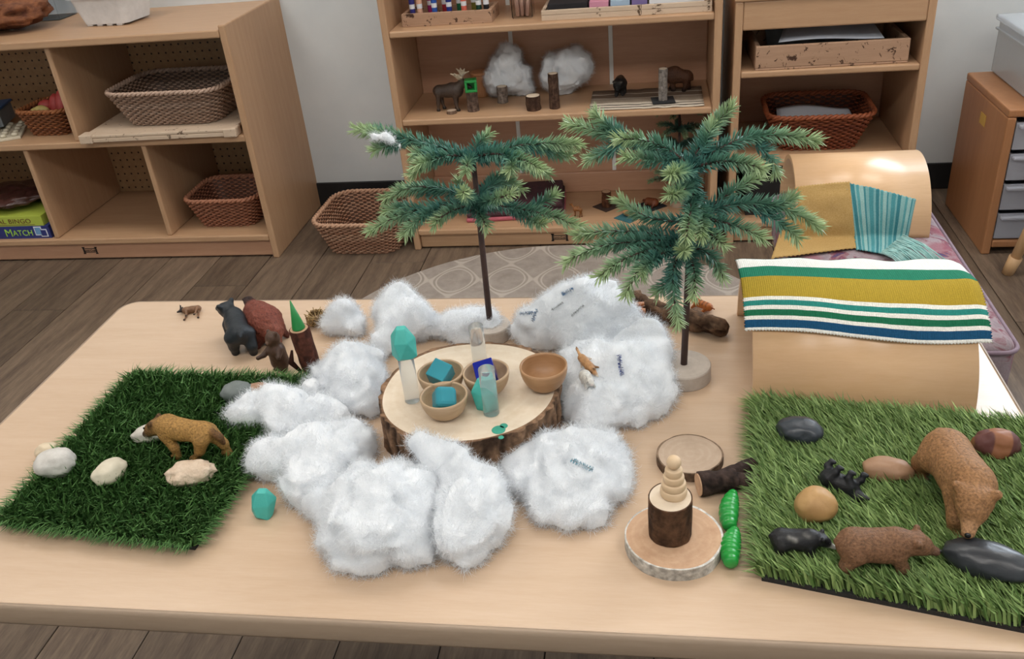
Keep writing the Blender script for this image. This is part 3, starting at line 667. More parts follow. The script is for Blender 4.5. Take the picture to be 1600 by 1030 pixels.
# ------------------------------------------------------------------ contents of the bookcase
SB = .406; ST = .65; SD = .068
moose = hoofed('#4a3c34', '#5d4c40', '#54463c', '#171310', .46, .155, .19, .38, .036, (.42, .70), .1, .2, -.12, .07, .07, .06,
   [((.40, y*.05, .80), (.38, y*.14, .88), .018, .022, '#b5a792') for y in (-1, 1)]+[((.38, y*.14, .88), (.22+.10*q, y*(.24+.02*q), .99+.03*q-.02*q*q), .034, .016, '#cdbfa6') for y in (-1, 1) for q in range(4)]+[((.5, 0, .62), (.5, 0, .56), .028, .015, '#4a3c34')])
figure('moose_figurine', 'dark brown moose figurine with cream antlers on the bookcase shelf', 'figurine', moose, .112, at_z(703, 172, SB), -.12, k=.018, h=.014, eyes=[(.5, .05, .74, .012), (.5, -.05, .74, .012)])
def stub(label, px, py, r, h, bark, seed, **kw): return log('log_stub', label, 'log', at_z(px, py, SB), r, h, bark=bark, seed=seed, seg=28, **kw)
stub('upright log stub carrying a hollow green block beside the moose', 740, 173, .017, .056, ('#54433a', '#7b6658'), 1)
stub('greyish log stub in front of the left wool tuft on the bookcase', 786, 160, .016, .047, ('#75685f', '#92857b'), 2)
stub('short wide dark log stub between the wool tufts on the bookcase', 834, 171, .022, .040, ('#3f2c22', '#5b4334'), 3)
stub('tall slim dark log stub before the right wool tuft', 867, 169, .0145, .098, ('#402d24', '#614a3c'), 4)
log('wood_disc', 'tiny flat wooden disc lying by the feet of the moose', 'wood slice', at_z(706, 177, SB), .0145, .009, bark=('#6b5444', '#86705f'), end='endgrey', seg=24)
c = at_z(740, 173, SB)+np.array([0, 0, .056]); t = thing('green_hollow_block', 'bright green hollow cube on the log stub beside the moose', 'block', c, .15)
M['bgreen'] = plain('bright_green', '#1f8a3c', '#279748', 30, .4)
for lo, hi in (((-.017, -.016, 0), (.017, .016, .007)), ((-.017, -.016, .027), (.017, .016, .034)), ((-.017, -.016, .007), (-.01, .016, .027)), ((.01, -.016, .007), (.017, .016, .027)), ((-.01, .01, .007), (.01, .016, .027))): box('block_wall', lo, hi, M['bgreen'], t, .0015)
t = thing('brown_canister', 'brown wooden canister behind the left wool tuft on the bookcase', 'canister', (.31, 2.10, SB)); V, Fq = lathe([(.025, 0), (.027, .003), (.027, .07), (.022, .07), (.022, .01)], 28); link('cup', mesh(V, Fq, False), M['cabinet'], t); V, Fq = lathe([(.0275, .064), (.029, .066), (.029, .07), (.0275, .072)], 28, True); link('rim', mesh(V, Fq), M['cabinet'], t)
for lb, px, py, ss in (('tall rounded white wool tuft behind the log stubs on the bookcase', 793, 156, [(-.02, 0, .05, .045), (.02, .0, .055, .045), (0, 0, .095, .04), (-.035, 0, .03, .03), (.04, 0, .03, .03), (.01, .0, .12, .03)]),
                       ('wide white wool tuft beside the striped mat on the bookcase', 880, 150, [(-.03, 0, .05, .04), (.02, 0, .06, .045), (.055, .0, .075, .035), (-.01, 0, .09, .035), (.0, 0, .03, .035), (.04, 0, .1, .028)])):
    p = at_z(px, py, SB); p[1] = min(p[1]+.045, 2.085); wool('wool_tuft', lb, ss, p, nf=6000, h=.0046, amp=.009, fl=.014, group='wool tufts on the bookcase')
# striped mat
def striped(name, stops, rough=.9, rib=900, ribaxis=1):
    m, n, l, b = new_mat(name, rough, .1); tc = n.new('ShaderNodeTexCoord'); s = n.new('ShaderNodeSeparateXYZ'); l.new(tc.outputs['UV'], s.inputs[0])
    wv = noise(n, l, coords(n, l), 30, 2); y = mathn(n, l, 'ADD', s.outputs[1], mathn(n, l, 'MULTIPLY', mathn(n, l, 'SUBTRACT', wv, .5), .012))
    c = ramp(n, l, y, [(p, lin4(q)) for p, q in stops], 'CONSTANT')
    g = noise(n, l, coords(n, l), 700, 2); c = mixc(n, l, 1.0, c, ramp(n, l, g, [(.3, (.8, .8, .8, 1)), (.7, (1.08, 1.08, 1.08, 1))]), 'MULTIPLY'); l.new(c, b.inputs['Base Color'])
    w = mathn(n, l, 'SINE', mathn(n, l, 'MULTIPLY', s.outputs[0 if ribaxis == 1 else 1], rib)); bump(n, l, b, w, .35, .0006); return m
M['matstripe'] = striped('woven_striped_mat', [(0, '#cfc3b2'), (.06, '#2a221d'), (.09, '#d2c6b5'), (.17, '#2c241f'), (.2, '#cbbfae'), (.3, '#9c8d7d'), (.52, '#b8ab9b'), (.56, '#7c6a5b'), (.72, '#8d7b6b'), (.75, '#cabdac'), (.78, '#7a6859'), (.9, '#584840'), (.93, '#7e6c5d')], ribaxis=1)
A = np.array([at_z(921, 172, SB), at_z(1097, 167, SB)]); a = np.linspace(0, 1, 30); bb = np.linspace(0, 1, 24)
G = np.zeros((30, 24, 3)); G[..., 0] = A[0, 0]+(.955-A[0, 0])*a[:, None]; G[..., 1] = 1.895+bb[None]*.185; G[..., 2] = SB+.0035+.0014*vnoise(np.stack([G[..., 0]*40, G[..., 1]*40, G[..., 0]*0], -1))
mt = link('striped_mat', grid_mesh(G, thick=.002), M['matstripe']); setp(mt, 'woven mat with cream, brown and black stripes on the bookcase shelf', 'mat')
bison = hoofed('#5a3a28', '#3d281d', '#3a261c', '#1a1310', .42, .17, .21, .26, .04, (.38, .42), .15, .12, -.12, .1, .12, .15, [((.40, y*.09, .52), (.42, y*.15, .6), .022, .01, '#2a211b') for y in (-1, 1)]+[((.48, 0, .28), (.46, 0, .2), .05, .02, '#2a1c15')])
figure('bison_figurine', 'brown bison figurine standing at the back of the striped mat', 'figurine', bison, .10, np.append(at_z(1061, 143, SB)[:2], SB+.005), PI-.2, k=.03, h=.018, mat='toyfur', nz=(.008, 12))
ox = hoofed('#1d1b1b', '#2c2929', '#161515', '#3a3735', .36, .16, .19, .24, .04, (.34, .40), .13, .12, -.12, .09, .1, .1, [((.38, y*.08, .5), (.42, y*.17, .52), .022, .01, '#55504a') for y in (-1, 1)]+[((-.1, 0, .52), (.08, 0, .56), .1, .1, '#4f3a26')])
figure('musk_ox_figurine', 'small black horned ox figurine facing out from the striped mat', 'figurine', ox, .085, np.append(at_z(970, 150, SB)[:2], SB+.005), -PI/2-.2, k=.03, h=.018, mat='toyfur', nz=(.008, 12))
M['felt'] = plain('dark_felt', '#1d1d1f', '#29292b', 90, .95, .4); M['tealfelt'] = plain('teal_felt', '#2f5f66', '#396c73', 90, .95, .4); M['brownfelt'] = plain('brown_felt', '#3b2a22', '#47342a', 90, .95, .4)
def felt(label, loc, s, rz, mat):
    o = box('felt_square', (-s/2, -s/2, 0), (s/2, s/2, .002), M[mat], None, .0006); o.location = tuple(loc); o.rotation_euler.z = rz; return setp(o, label, 'felt')
p = np.append(at_z(1036, 160, SB)[:2], SB+.0055); felt('dark grey felt square on the striped mat', p, .062, .1, 'felt')
log('log_stub', 'slim grey barked log stub on the dark felt square', 'log', p+np.array([0, 0, .002]), .013, .086, bark=('#77706a', '#978f88'), seed=6, seg=28)
# lower compartment
M['maroon'] = plain('maroon_cloth', '#3a2228', '#4b2c33', 60, .95, .5); M['pink'] = plain('pink_cloth', '#a9545f', '#b8636d', 60, .95, .5)
t = thing('folded_cloth', 'folded dark maroon cloth with a pink layer at the bottom of the bookcase', 'cloth', (.40, 2.035, SD), .07)
for i, (w, d, z0, z1, mt) in enumerate(((.3, .2, 0, .014, 'pink'), (.295, .195, .014, .03, 'maroon'), (.285, .185, .03, .05, 'maroon'))): box('fold', (-w/2, -d/2, z0), (w/2, d/2, z1), M[mt], t, .006, 3, True)
camel = hoofed('#8a5a30', '#7d5029', '#8a5a30', '#4a3018', .42, .12, .13, .45, .03, (.42, .86), .06, .13, -.03, .05, 0, .15, [((-.08, 0, .62), (-.06, 0, .74), .1, .06, '#8a5a30'), ((.1, 0, .62), (.12, 0, .73), .09, .055, '#8a5a30')])
figure('camel_figurine', 'tiny brown two-humped camel figurine on the bottom shelf of the bookcase', 'figurine', camel, .045, at_z(903, 339, SD), PI-.3, k=.018, h=.016)
p = at_z(948, 323, SD); felt('dark brown felt square under an upright log on the bottom shelf', p, .062, PI/4, 'brownfelt')
log('log_stub', 'short red-brown log stub on the dark brown felt square', 'log', p+np.array([0, 0, .002]), .0145, .048, bark=('#4d2f20', '#6a442f'), end='endpink', seed=8, seg=28)
p = at_z(982, 340, SD); felt('teal felt square on the bottom shelf of the bookcase', p, .062, PI/4+.1, 'tealfelt')
lump('tan_stone', 'tan stone resting on the teal felt square', 'stone', p+np.array([.004, .006, .002]), (.02, .015, .011), plain('tan_stone', '#a8794d', '#b98a5d', 60, .7), 5)
p = at_z(1017, 322, SD); felt('dark felt square under the reddish tortoise on the bottom shelf', p, .07, PI/4-.1, 'felt')
tort = [((-.2, 0, .2), (.15, 0, .2), .22, .2, '#7a4327'), ((.3, 0, .15), (.42, 0, .2), .08, .07, '#5f3420')]+[((x, y*.2, .12), (x+.03, y*.28, .03), .07, .05, '#5f3420') for x in (-.25, .2) for y in (-1, 1)]
figure('tortoise_figurine', 'reddish brown domed tortoise figurine on a dark felt square', 'figurine', tort, .06, p+np.array([0, 0, .002]), 2.6, k=.03, h=.02)
# top shelf of the bookcase
TF = 1.93
t = thing('marker_tray', 'scuffed wooden tray of coloured markers on the bookcase', 'tray', (.27, TF+.055, ST), -.03)
for lo, hi in (((-.125, -.055, 0), (.125, .055, .006)), ((-.125, -.055, .006), (.125, -.045, .034)), ((-.125, .045, .006), (.125, .055, .034)), ((-.125, -.045, .006), (-.115, .045, .034)), ((.115, -.045, .006), (.125, .045, .034))): box('tray_wall', lo, hi, M['scuffed'], t, .001)
M['white'] = plain('white_plastic', '#dcdde0', '#e6e7ea', 20, .4)
cols = [('navy blue', '#2b2a72'), ('peach', '#d9a78c'), ('magenta', '#a52a6c'), ('royal blue', '#2d56a8'), ('red', '#a02a35'), ('dark blue', '#20307e'), ('green', '#1f6b44'), ('coral', '#d96a58'), ('olive', '#77702c'), ('dark green', '#143a2c'), ('black', '#17171c')]
for i, (nm, cl) in enumerate(cols):
    row = i in (2, 4, 6, 8); x = .27-.10+.0205*i; y = TF+(.072 if row else .032); mcol = plain('marker_'+nm.replace(' ', '_'), cl, cl, 20, .4)
    t = thing('marker', nm+' marker standing in the wooden marker tray', 'marker', (x, y, ST+.0065))
    V, Fq = lathe([(.0068, 0), (.0075, .002), (.0075, .036)], 16); link('cap', mesh(V, Fq, False), mcol, t)
    V, Fq = lathe([(.0078, .036), (.0078, .1), (.006, .105)], 16); link('barrel', mesh(V, Fq, False), M['white'], t)
    V, Fq = lathe([(.0081, .048), (.0081, .092)], 16); link('label_band', mesh(V, Fq, False), mcol, t)
t = thing('clear_cup', 'clear square cup holding pale wooden sticks on the bookcase', 'cup', (.472, TF+.05, ST))
for lo, hi in (((-.026, -.026, 0), (.026, .026, .004)), ((-.028, -.028, .004), (.028, -.026, .075)), ((-.028, .026, .004), (.028, .028, .075)), ((-.028, -.026, .004), (-.026, .026, .075)), ((.026, -.026, .004), (.028, .026, .075))): box('cup_wall', lo, hi, M['thin_clear'], t, .0005)
for i, (a, b, tx) in enumerate(((-.014, -.01, -.1), (-.002, -.008, .0), (.012, -.012, .3), (.004, .01, -.15), (-.012, .012, .1))):
    V, Fq = tube([(0, 0, 0), (0, 0, .10)], .0055, 10); o = link('wooden_stick', mesh(V, Fq, True), plain('pinkish_stick', '#c99f8d', '#d6b2a0', 60, .6), None, (.472+a, TF+.05+b, ST+.0045), (0, tx*.4, 0)); setp(o, 'pale pinkish wooden stick in the clear cup', 'stick', 'wooden sticks in the clear cup')
t = thing('paper_tray', 'pale layered plywood tray of coloured paper on the bookcase', 'tray', (.75, TF+.075, ST), -.01)
for lo, hi in (((-.22, -.095, 0), (.22, .095, .004)), ((-.22, -.1, 0), (.22, -.09, .014)), ((-.22, -.1, .0145), (.22, -.09, .026)), ((-.22, .09, .004), (.22, .1, .026)), ((-.22, -.09, .004), (-.21, .09, .026)), ((.21, -.09, .004), (.22, .09, .026))): box('tray_board', lo, hi, M['pale_scuffed'], t, .001)
for i, (nm, cl, x0, x1) in enumerate((('black', '#1a171b', -.205, -.10), ('pink', '#c98aa0', -.095, -.045), ('light blue', '#9fb4c9', -.04, .01), ('purple', '#77689b', .015, .055), ('white', '#dfe0e4', .06, .2))):
    o = box('paper_stack', (x0, -.085, 0), (x1, .085, .034), plain('paper_'+nm.replace(' ', '_'), cl, cl, 20, .8), None, .001); o.location = (o.location.x+.75, TF+.075, ST+.0045); setp(o, nm+' paper stack lying in the plywood tray', 'paper')

# ------------------------------------------------------------------ contents of the narrow unit
t = thing('paper_box', 'scuffed wooden tray with papers on the narrow shelf unit', 'tray', (1.27, MF+.13, .495), .02)
for lo, hi in (((-.19, -.12, 0), (.19, .12, .006)), ((-.19, -.12, .006), (.19, -.108, .062)), ((-.19, .108, .006), (.19, .12, .062)), ((-.19, -.108, .006), (-.178, .108, .062)), ((.178, -.108, .006), (.19, .108, .062))): box('tray_wall', lo, hi, M['scuffed'], t, .002)
M['paper'] = plain('white_paper', '#cdd3de', '#d8dde6', 15, .8)
def sheet(name, label, corners, mat, curl=.006, th=.0012):
    C = np.array(corners, float); a = np.linspace(0, 1, 14); b = np.linspace(0, 1, 10)
    G = (C[0]*(1-a)[:, None, None]*(1-b)[None, :, None]+C[1]*a[:, None, None]*(1-b)[None, :, None]+C[2]*a[:, None, None]*b[None, :, None]+C[3]*(1-a)[:, None, None]*b[None, :, None])
    G[..., 2] += curl*np.sin(a*PI*1.5)[:, None]*np.ones(10)[None]; return setp(link(name, grid_mesh(G, thick=th), M[mat]), label, 'paper')
sheet('paper_sheet', 'white paper slipping over the front of the scuffed tray', [(1.14, 1.91, .562), (1.40, 1.91, .563), (1.40, 2.09, .575), (1.18, 2.09, .575)], 'paper', .004)
sheet('paper_sheet', 'grey paper leaning at the back of the scuffed tray', [(1.13, 2.05, .51), (1.41, 2.05, .51), (1.41, 2.11, .60), (1.12, 2.11, .60)], 'greybox', .003)
basket('wicker_basket', 'dark red wicker basket with white paper on the narrow unit', (1.272, MF+.155, .25), -.02, .20, .16, .28, .23, .10, '#7d3f28', '#9a5434')
sheet('paper_sheet', 'white paper curling up inside the dark red basket', [(1.16, 1.96, .315), (1.375, 1.96, .315), (1.37, 2.10, .33), (1.17, 2.10, .33)], 'paper', .008)
log('tree_stump', 'dark rough barked stump in the bottom of the narrow unit', 'stump', (1.34, MF+.14, .068), .075, .14, bark=('#3c2a24', '#64483c'), end='endpink', seed=12)
bn = thing('black_bin', 'black bin in the bottom of the narrow unit beside the stump', 'bin', (1.16, MF+.14, .068)); 
for lo, hi in (((-.08, -.09, 0), (.08, .09, .004)), ((-.08, -.09, .004), (.08, -.086, .12)), ((-.08, .086, .004), (.08, .09, .12)), ((-.08, -.086, .004), (-.076, .086, .12)), ((.076, -.086, .004), (.08, .086, .12))): box('bin_wall', lo, hi, M['black_vinyl'], bn, .001)
M['endash'] = ringwood('ashy_end_grain', '#b3a89d', '#b6aba0', '#a0958a', 150)
# ------------------------------------------------------------------ artificial fir trees
M['needle'] = vcol('fir_needles', .45, .35, 60, .15, 0)
M['stem'] = plain('brown_stem', '#3a2824', '#4a342d', 90, .7)
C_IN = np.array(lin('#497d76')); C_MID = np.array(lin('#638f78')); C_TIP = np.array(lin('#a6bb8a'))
def needles(P, dens=3600, ln=.0145, tip=True, dark=1.0):
    # P: smooth polyline; returns verts, faces, colours of three-sided needles around it
    P = np.asarray(P); sg = np.linalg.norm(np.diff(P, axis=0), axis=1); s = np.r_[0, np.cumsum(sg)]; L = s[-1]; n = max(30, int(L*dens))
    u = np.sort(rng.random(n)); x = np.stack([np.interp(u*L, s, P[:, k]) for k in range(3)], 1)
    Tg = np.gradient(P, axis=0); T = np.stack([np.interp(u*L, s, Tg[:, k]) for k in range(3)], 1); T /= np.linalg.norm(T, axis=1, keepdims=True)
    a = rng.random(n)*2*PI; ref = np.where(np.abs(T[:, 2:3]) < .9, np.array([[0, 0, 1.0]]), np.array([[1.0, 0, 0]])); A = np.cross(T, ref); A /= np.linalg.norm(A, axis=1, keepdims=True); B = np.cross(T, A)
    rad = np.cos(a)[:, None]*A+np.sin(a)[:, None]*B; w = .8+.55*rng.random((n, 1)); w = w*(1-.55*u[:, None]**6)
    D = T*(.62+.25*rng.random((n, 1)))+rad*w*1.1; D /= np.linalg.norm(D, axis=1, keepdims=True)
    l = ln*(.75+.4*rng.random((n, 1))); S = np.cross(D, rad); S /= np.linalg.norm(S, axis=1, keepdims=True)+1e-9; Q = np.cross(D, S); r = .0007
    V = np.stack([x+S*r, x-.5*S*r+.87*Q*r, x-.5*S*r-.87*Q*r, x+D*l*.6+S*r*1.15, x+D*l*.6-.5*S*r*1.15+Q*r, x+D*l*.6-.5*S*r*1.15-Q*r, x+D*l], 1).reshape(-1, 3)
    o = np.arange(n)[:, None]*7; quad = np.array([[0, 1, 4, 3], [1, 2, 5, 4], [2, 0, 3, 5]]); tri = np.array([[3, 4, 6], [4, 5, 6], [5, 3, 6]])
    F = (o[:, :, None]+quad[None]).reshape(-1, 4).tolist()+(o[:, :, None]+tri[None]).reshape(-1, 3).tolist()
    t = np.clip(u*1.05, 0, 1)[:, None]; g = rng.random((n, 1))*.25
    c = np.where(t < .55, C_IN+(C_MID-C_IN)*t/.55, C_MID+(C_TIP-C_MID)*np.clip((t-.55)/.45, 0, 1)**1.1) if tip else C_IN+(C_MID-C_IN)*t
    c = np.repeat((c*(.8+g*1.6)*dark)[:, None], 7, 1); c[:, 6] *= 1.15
    return V, F, c.reshape(-1, 3)
def smooth_line(pts, n=14):
    P = np.asarray(pts, float)
    if len(P) == 2: t = np.linspace(0, 1, n)[:, None]; return P[0]*(1-t)+P[1]*t
    t = np.linspace(0, 1, n)[:, None]; c = 2*P[1]-.5*(P[0]+P[2]); return (1-t)**2*P[0]+2*t*(1-t)*c+t*t*P[2]
def fir(name, label, base, top, branches, yy, dark=1.0, base_r=.0325, base_h=.02, dens=3600, end='endash', ln=.0145):
    base = np.array(base); t = thing(name, label, 'tree', base); loc = lambda p: np.asarray(p)-base
    log_parts(sub := bpy.data.objects.new('wooden_base', None), base_r, base_h, bark=('#9b8d7c', '#b3a593'), end=end, seg=36, rough=.01) if 0 else None
    V, Fq = lathe([(base_r*.97, 0), (base_r, .0015), (base_r, base_h-.0015), (base_r*.97, base_h)], 40); link('wooden_base', mesh(V, Fq), M[end], t)
    tp = loc(top); V, Fq = tube([(0, 0, base_h*.6), tp*.5+np.array([.0, 0, base_h*.2]), tp], [.0042, .0038, .003], 10); link('trunk', mesh(V, Fq, True), M['stem'], t)
    for br in branches:
        pts = [loc(at_y(px, py, yy+dy)) for px, py, dy in br[0]]; C = smooth_line(pts)
        V, Fq = tube(C, np.linspace(.002, .001, len(C)), 5); b = link('branch', mesh(V, Fq, True), M['stem'], t)
        lines = [C]+[smooth_line([loc(at_y(px, py, yy+dy)) for px, py, dy in s]) for s in br[1:]]
        Vs = []; Fs = []; Cs = []; o = 0
        for q in lines:
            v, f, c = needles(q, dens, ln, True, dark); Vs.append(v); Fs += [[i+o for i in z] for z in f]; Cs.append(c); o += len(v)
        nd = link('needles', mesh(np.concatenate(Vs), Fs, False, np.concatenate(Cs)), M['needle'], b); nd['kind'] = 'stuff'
    return t
b1 = at_z(768, 526, TZ); y1 = b1[1]
fir('artificial_fir', 'sparse two-tier artificial fir with bare brown trunk behind the log slab', (b1[0], y1, TZ), at_y(739, 247, y1), base_r=.027, yy=y1, branches=[
  [[(738, 247, 0), (650, 220, .0), (556, 203, .0)], [(640, 218, 0), (612, 226, -.005), (584, 236, -.01)], [(618, 212, 0), (590, 206, .01), (574, 203, .012)]],
  [[(736, 246, 0), (690, 246, -.02), (644, 272, -.04)], [(690, 243, -.02), (665, 240, -.02), (643, 241, -.02)], [(700, 246, 0), (672, 250, -.03), (652, 258, -.04)]],
  [[(740, 245, 0), (748, 226, .01), (764, 209, .015)]],
  [[(742, 245, 0), (822, 226, .0), (905, 226, .0)], [(825, 228, 0), (860, 236, .01), (890, 243, .02)], [(790, 236, 0), (820, 232, .02), (850, 228, .03)]],
  [[(742, 246, 0), (790, 242, -.03), (846, 265, -.06)], [(790, 243, -.03), (800, 255, -.05), (795, 268, -.06)]],
  [[(744, 246, 0), (800, 252, .03), (856, 272, .05)]],
  [[(738, 248, 0), (731, 255, -.03), (728, 270, -.04)]],
  [[(742, 316, 0), (665, 292, .0), (600, 312, -.01)], [(690, 300, 0), (660, 298, .01), (630, 296, .02)]],
  [[(740, 318, 0), (655, 328, -.02), (577, 360, -.04)], [(665, 328, -.02), (630, 325, -.02), (603, 332, -.02)], [(690, 326, -.02), (655, 342, -.05), (632, 368, -.06)]],
  [[(740, 320, 0), (705, 330, -.03), (678, 350, -.05)]],
  [[(738, 314, 0), (722, 300, .02), (716, 282, .03)]],
  [[(740, 318, 0), (730, 308, -.04), (724, 300, -.08)]],
  [[(744, 318, 0), (770, 312, -.04), (798, 303, -.06)]],
  [[(744, 312, 0), (780, 285, .04), (814, 296, .06)], [(760, 300, .02), (775, 280, .04), (795, 270, .05)]],
  [[(744, 318, 0), (830, 330, -.01), (906, 354, -.02)], [(825, 330, 0), (845, 318, .01), (868, 303, .015)], [(800, 326, 0), (830, 344, -.02), (850, 350, -.03)]],
  [[(742, 322, 0), (752, 338, -.02), (760, 356, -.03)]]])
b2 = at_z(1068, 590, TZ); y2 = b2[1]
fir('artificial_fir', 'bushy artificial fir with pale wooden disc base beside the striped arch', (b2[0], y2, TZ), at_y(1083, 263, y2), [
  [[(1082, 262, 0), (1025, 225, -.0), (966, 218, -.01)], [(1060, 252, 0), (1020, 250, -.01), (976, 246, -.02)]],
  [[(1050, 245, .02), (960, 212, .04), (886, 193, .05)], [(985, 220, .035), (955, 200, .04), (930, 177, .05)], [(980, 222, .035), (950, 235, .04), (918, 250, .05)]],
  [[(1084, 262, 0), (1100, 215, .01), (1145, 168, .02)], [(1096, 240, 0), (1106, 215, .0), (1112, 195, .01)]],
  [[(1084, 262, 0), (1170, 215, .02), (1278, 220, .03)], [(1180, 228, .02), (1200, 240, .02), (1212, 268, .02)]],
  [[(1086, 262, 0), (1140, 252, -.02), (1192, 264, -.03)]],
  [[(1080, 268, 0), (1064, 268, -.05), (1048, 272, -.08)]],
  [[(1082, 285, 0), (1066, 298, -.05), (1046, 304, -.08)]],
  [[(1082, 262, 0), (1084, 310, -.02), (1090, 355, -.04)], [(1084, 300, -.01), (1098, 330, -.03), (1096, 368, -.06)]],
  [[(1084, 300, 0), (1078, 335, -.05), (1072, 372, -.08)]],
  [[(1078, 345, 0), (1015, 340, .0), (968, 312, .01)]],
  [[(1090, 340, 0), (1135, 305, .02), (1186, 276, .04)]],
  [[(1090, 340, 0), (1185, 318, .01), (1280, 354, .01)], [(1175, 328, .01), (1205, 325, .01), (1240, 307, .02)], [(1190, 332, .01), (1220, 350, .0), (1246, 372, -.01)]],
  [[(1092, 342, 0), (1140, 350, -.02), (1192, 372, -.03)]],
  [[(1088, 355, 0), (1108, 365, -.03), (1132, 384, -.05)]],
  [[(1072, 378, 0), (985, 362, .0), (900, 368, .0)], [(1000, 372, 0), (970, 380, .01), (940, 385, .01)]],
  [[(1070, 380, 0), (965, 380, -.02), (883, 410, -.04)]],
  [[(1068, 384, 0), (1000, 395, -.03), (936, 432, -.06)]],
  [[(1066, 388, 0), (1010, 410, -.04), (978, 462, -.07)], [(1030, 400, -.03), (1010, 415, -.05), (1002, 430, -.06)]],
  [[(1066, 390, 0), (1052, 430, -.03), (1060, 506, -.05)], [(1056, 425, -.03), (1040, 445, -.03), (1026, 458, -.03)]],
  [[(1070, 388, 0), (1084, 420, -.03), (1084, 462, -.05)]],
  [[(1074, 386, 0), (1110, 400, -.01), (1130, 436, -.02)]],
  [[(1070, 384, 0), (1070, 388, -.04), (1068, 392, -.08)]]], y2)
br3 = []
for i in range(30):
    z = .08+.205*(i//6)/4.0; a = i*2.4; r = .088-.006*(i//6)
    br3.append((z, a, r))
t3 = thing('artificial_fir', 'small artificial fir with shade-darkened needles standing inside the bookcase bottom compartment', 'tree', (.893, MF+.14, SD))
V, Fq = lathe([(.026, 0), (.026, .016)], 30); link('wooden_base', mesh(V, Fq), M['endgrey'], t3); V, Fq = tube([(0, 0, .01), (0, 0, .285)], [.004, .003], 8); link('trunk', mesh(V, Fq, True), M['stem'], t3)
for z, a, r in br3:
    r = min(r, .062/max(.2, math.cos(a))) if math.cos(a) > .3 else r
    C = smooth_line([(0, 0, z), (r*.5*math.cos(a), r*.5*math.sin(a), z+.01), (r*math.cos(a), r*math.sin(a), z+.004)]); V, Fq = tube(C, .0015, 5); b = link('branch', mesh(V, Fq, True), M['stem'], t3)
    v, f, c = needles(C, 3600, .0135, True, .6); nd = link('needles', mesh(v, f, False, c), M['needle'], b); nd['kind'] = 'stuff'  # needle colour darkened to put in the shade of the compartment

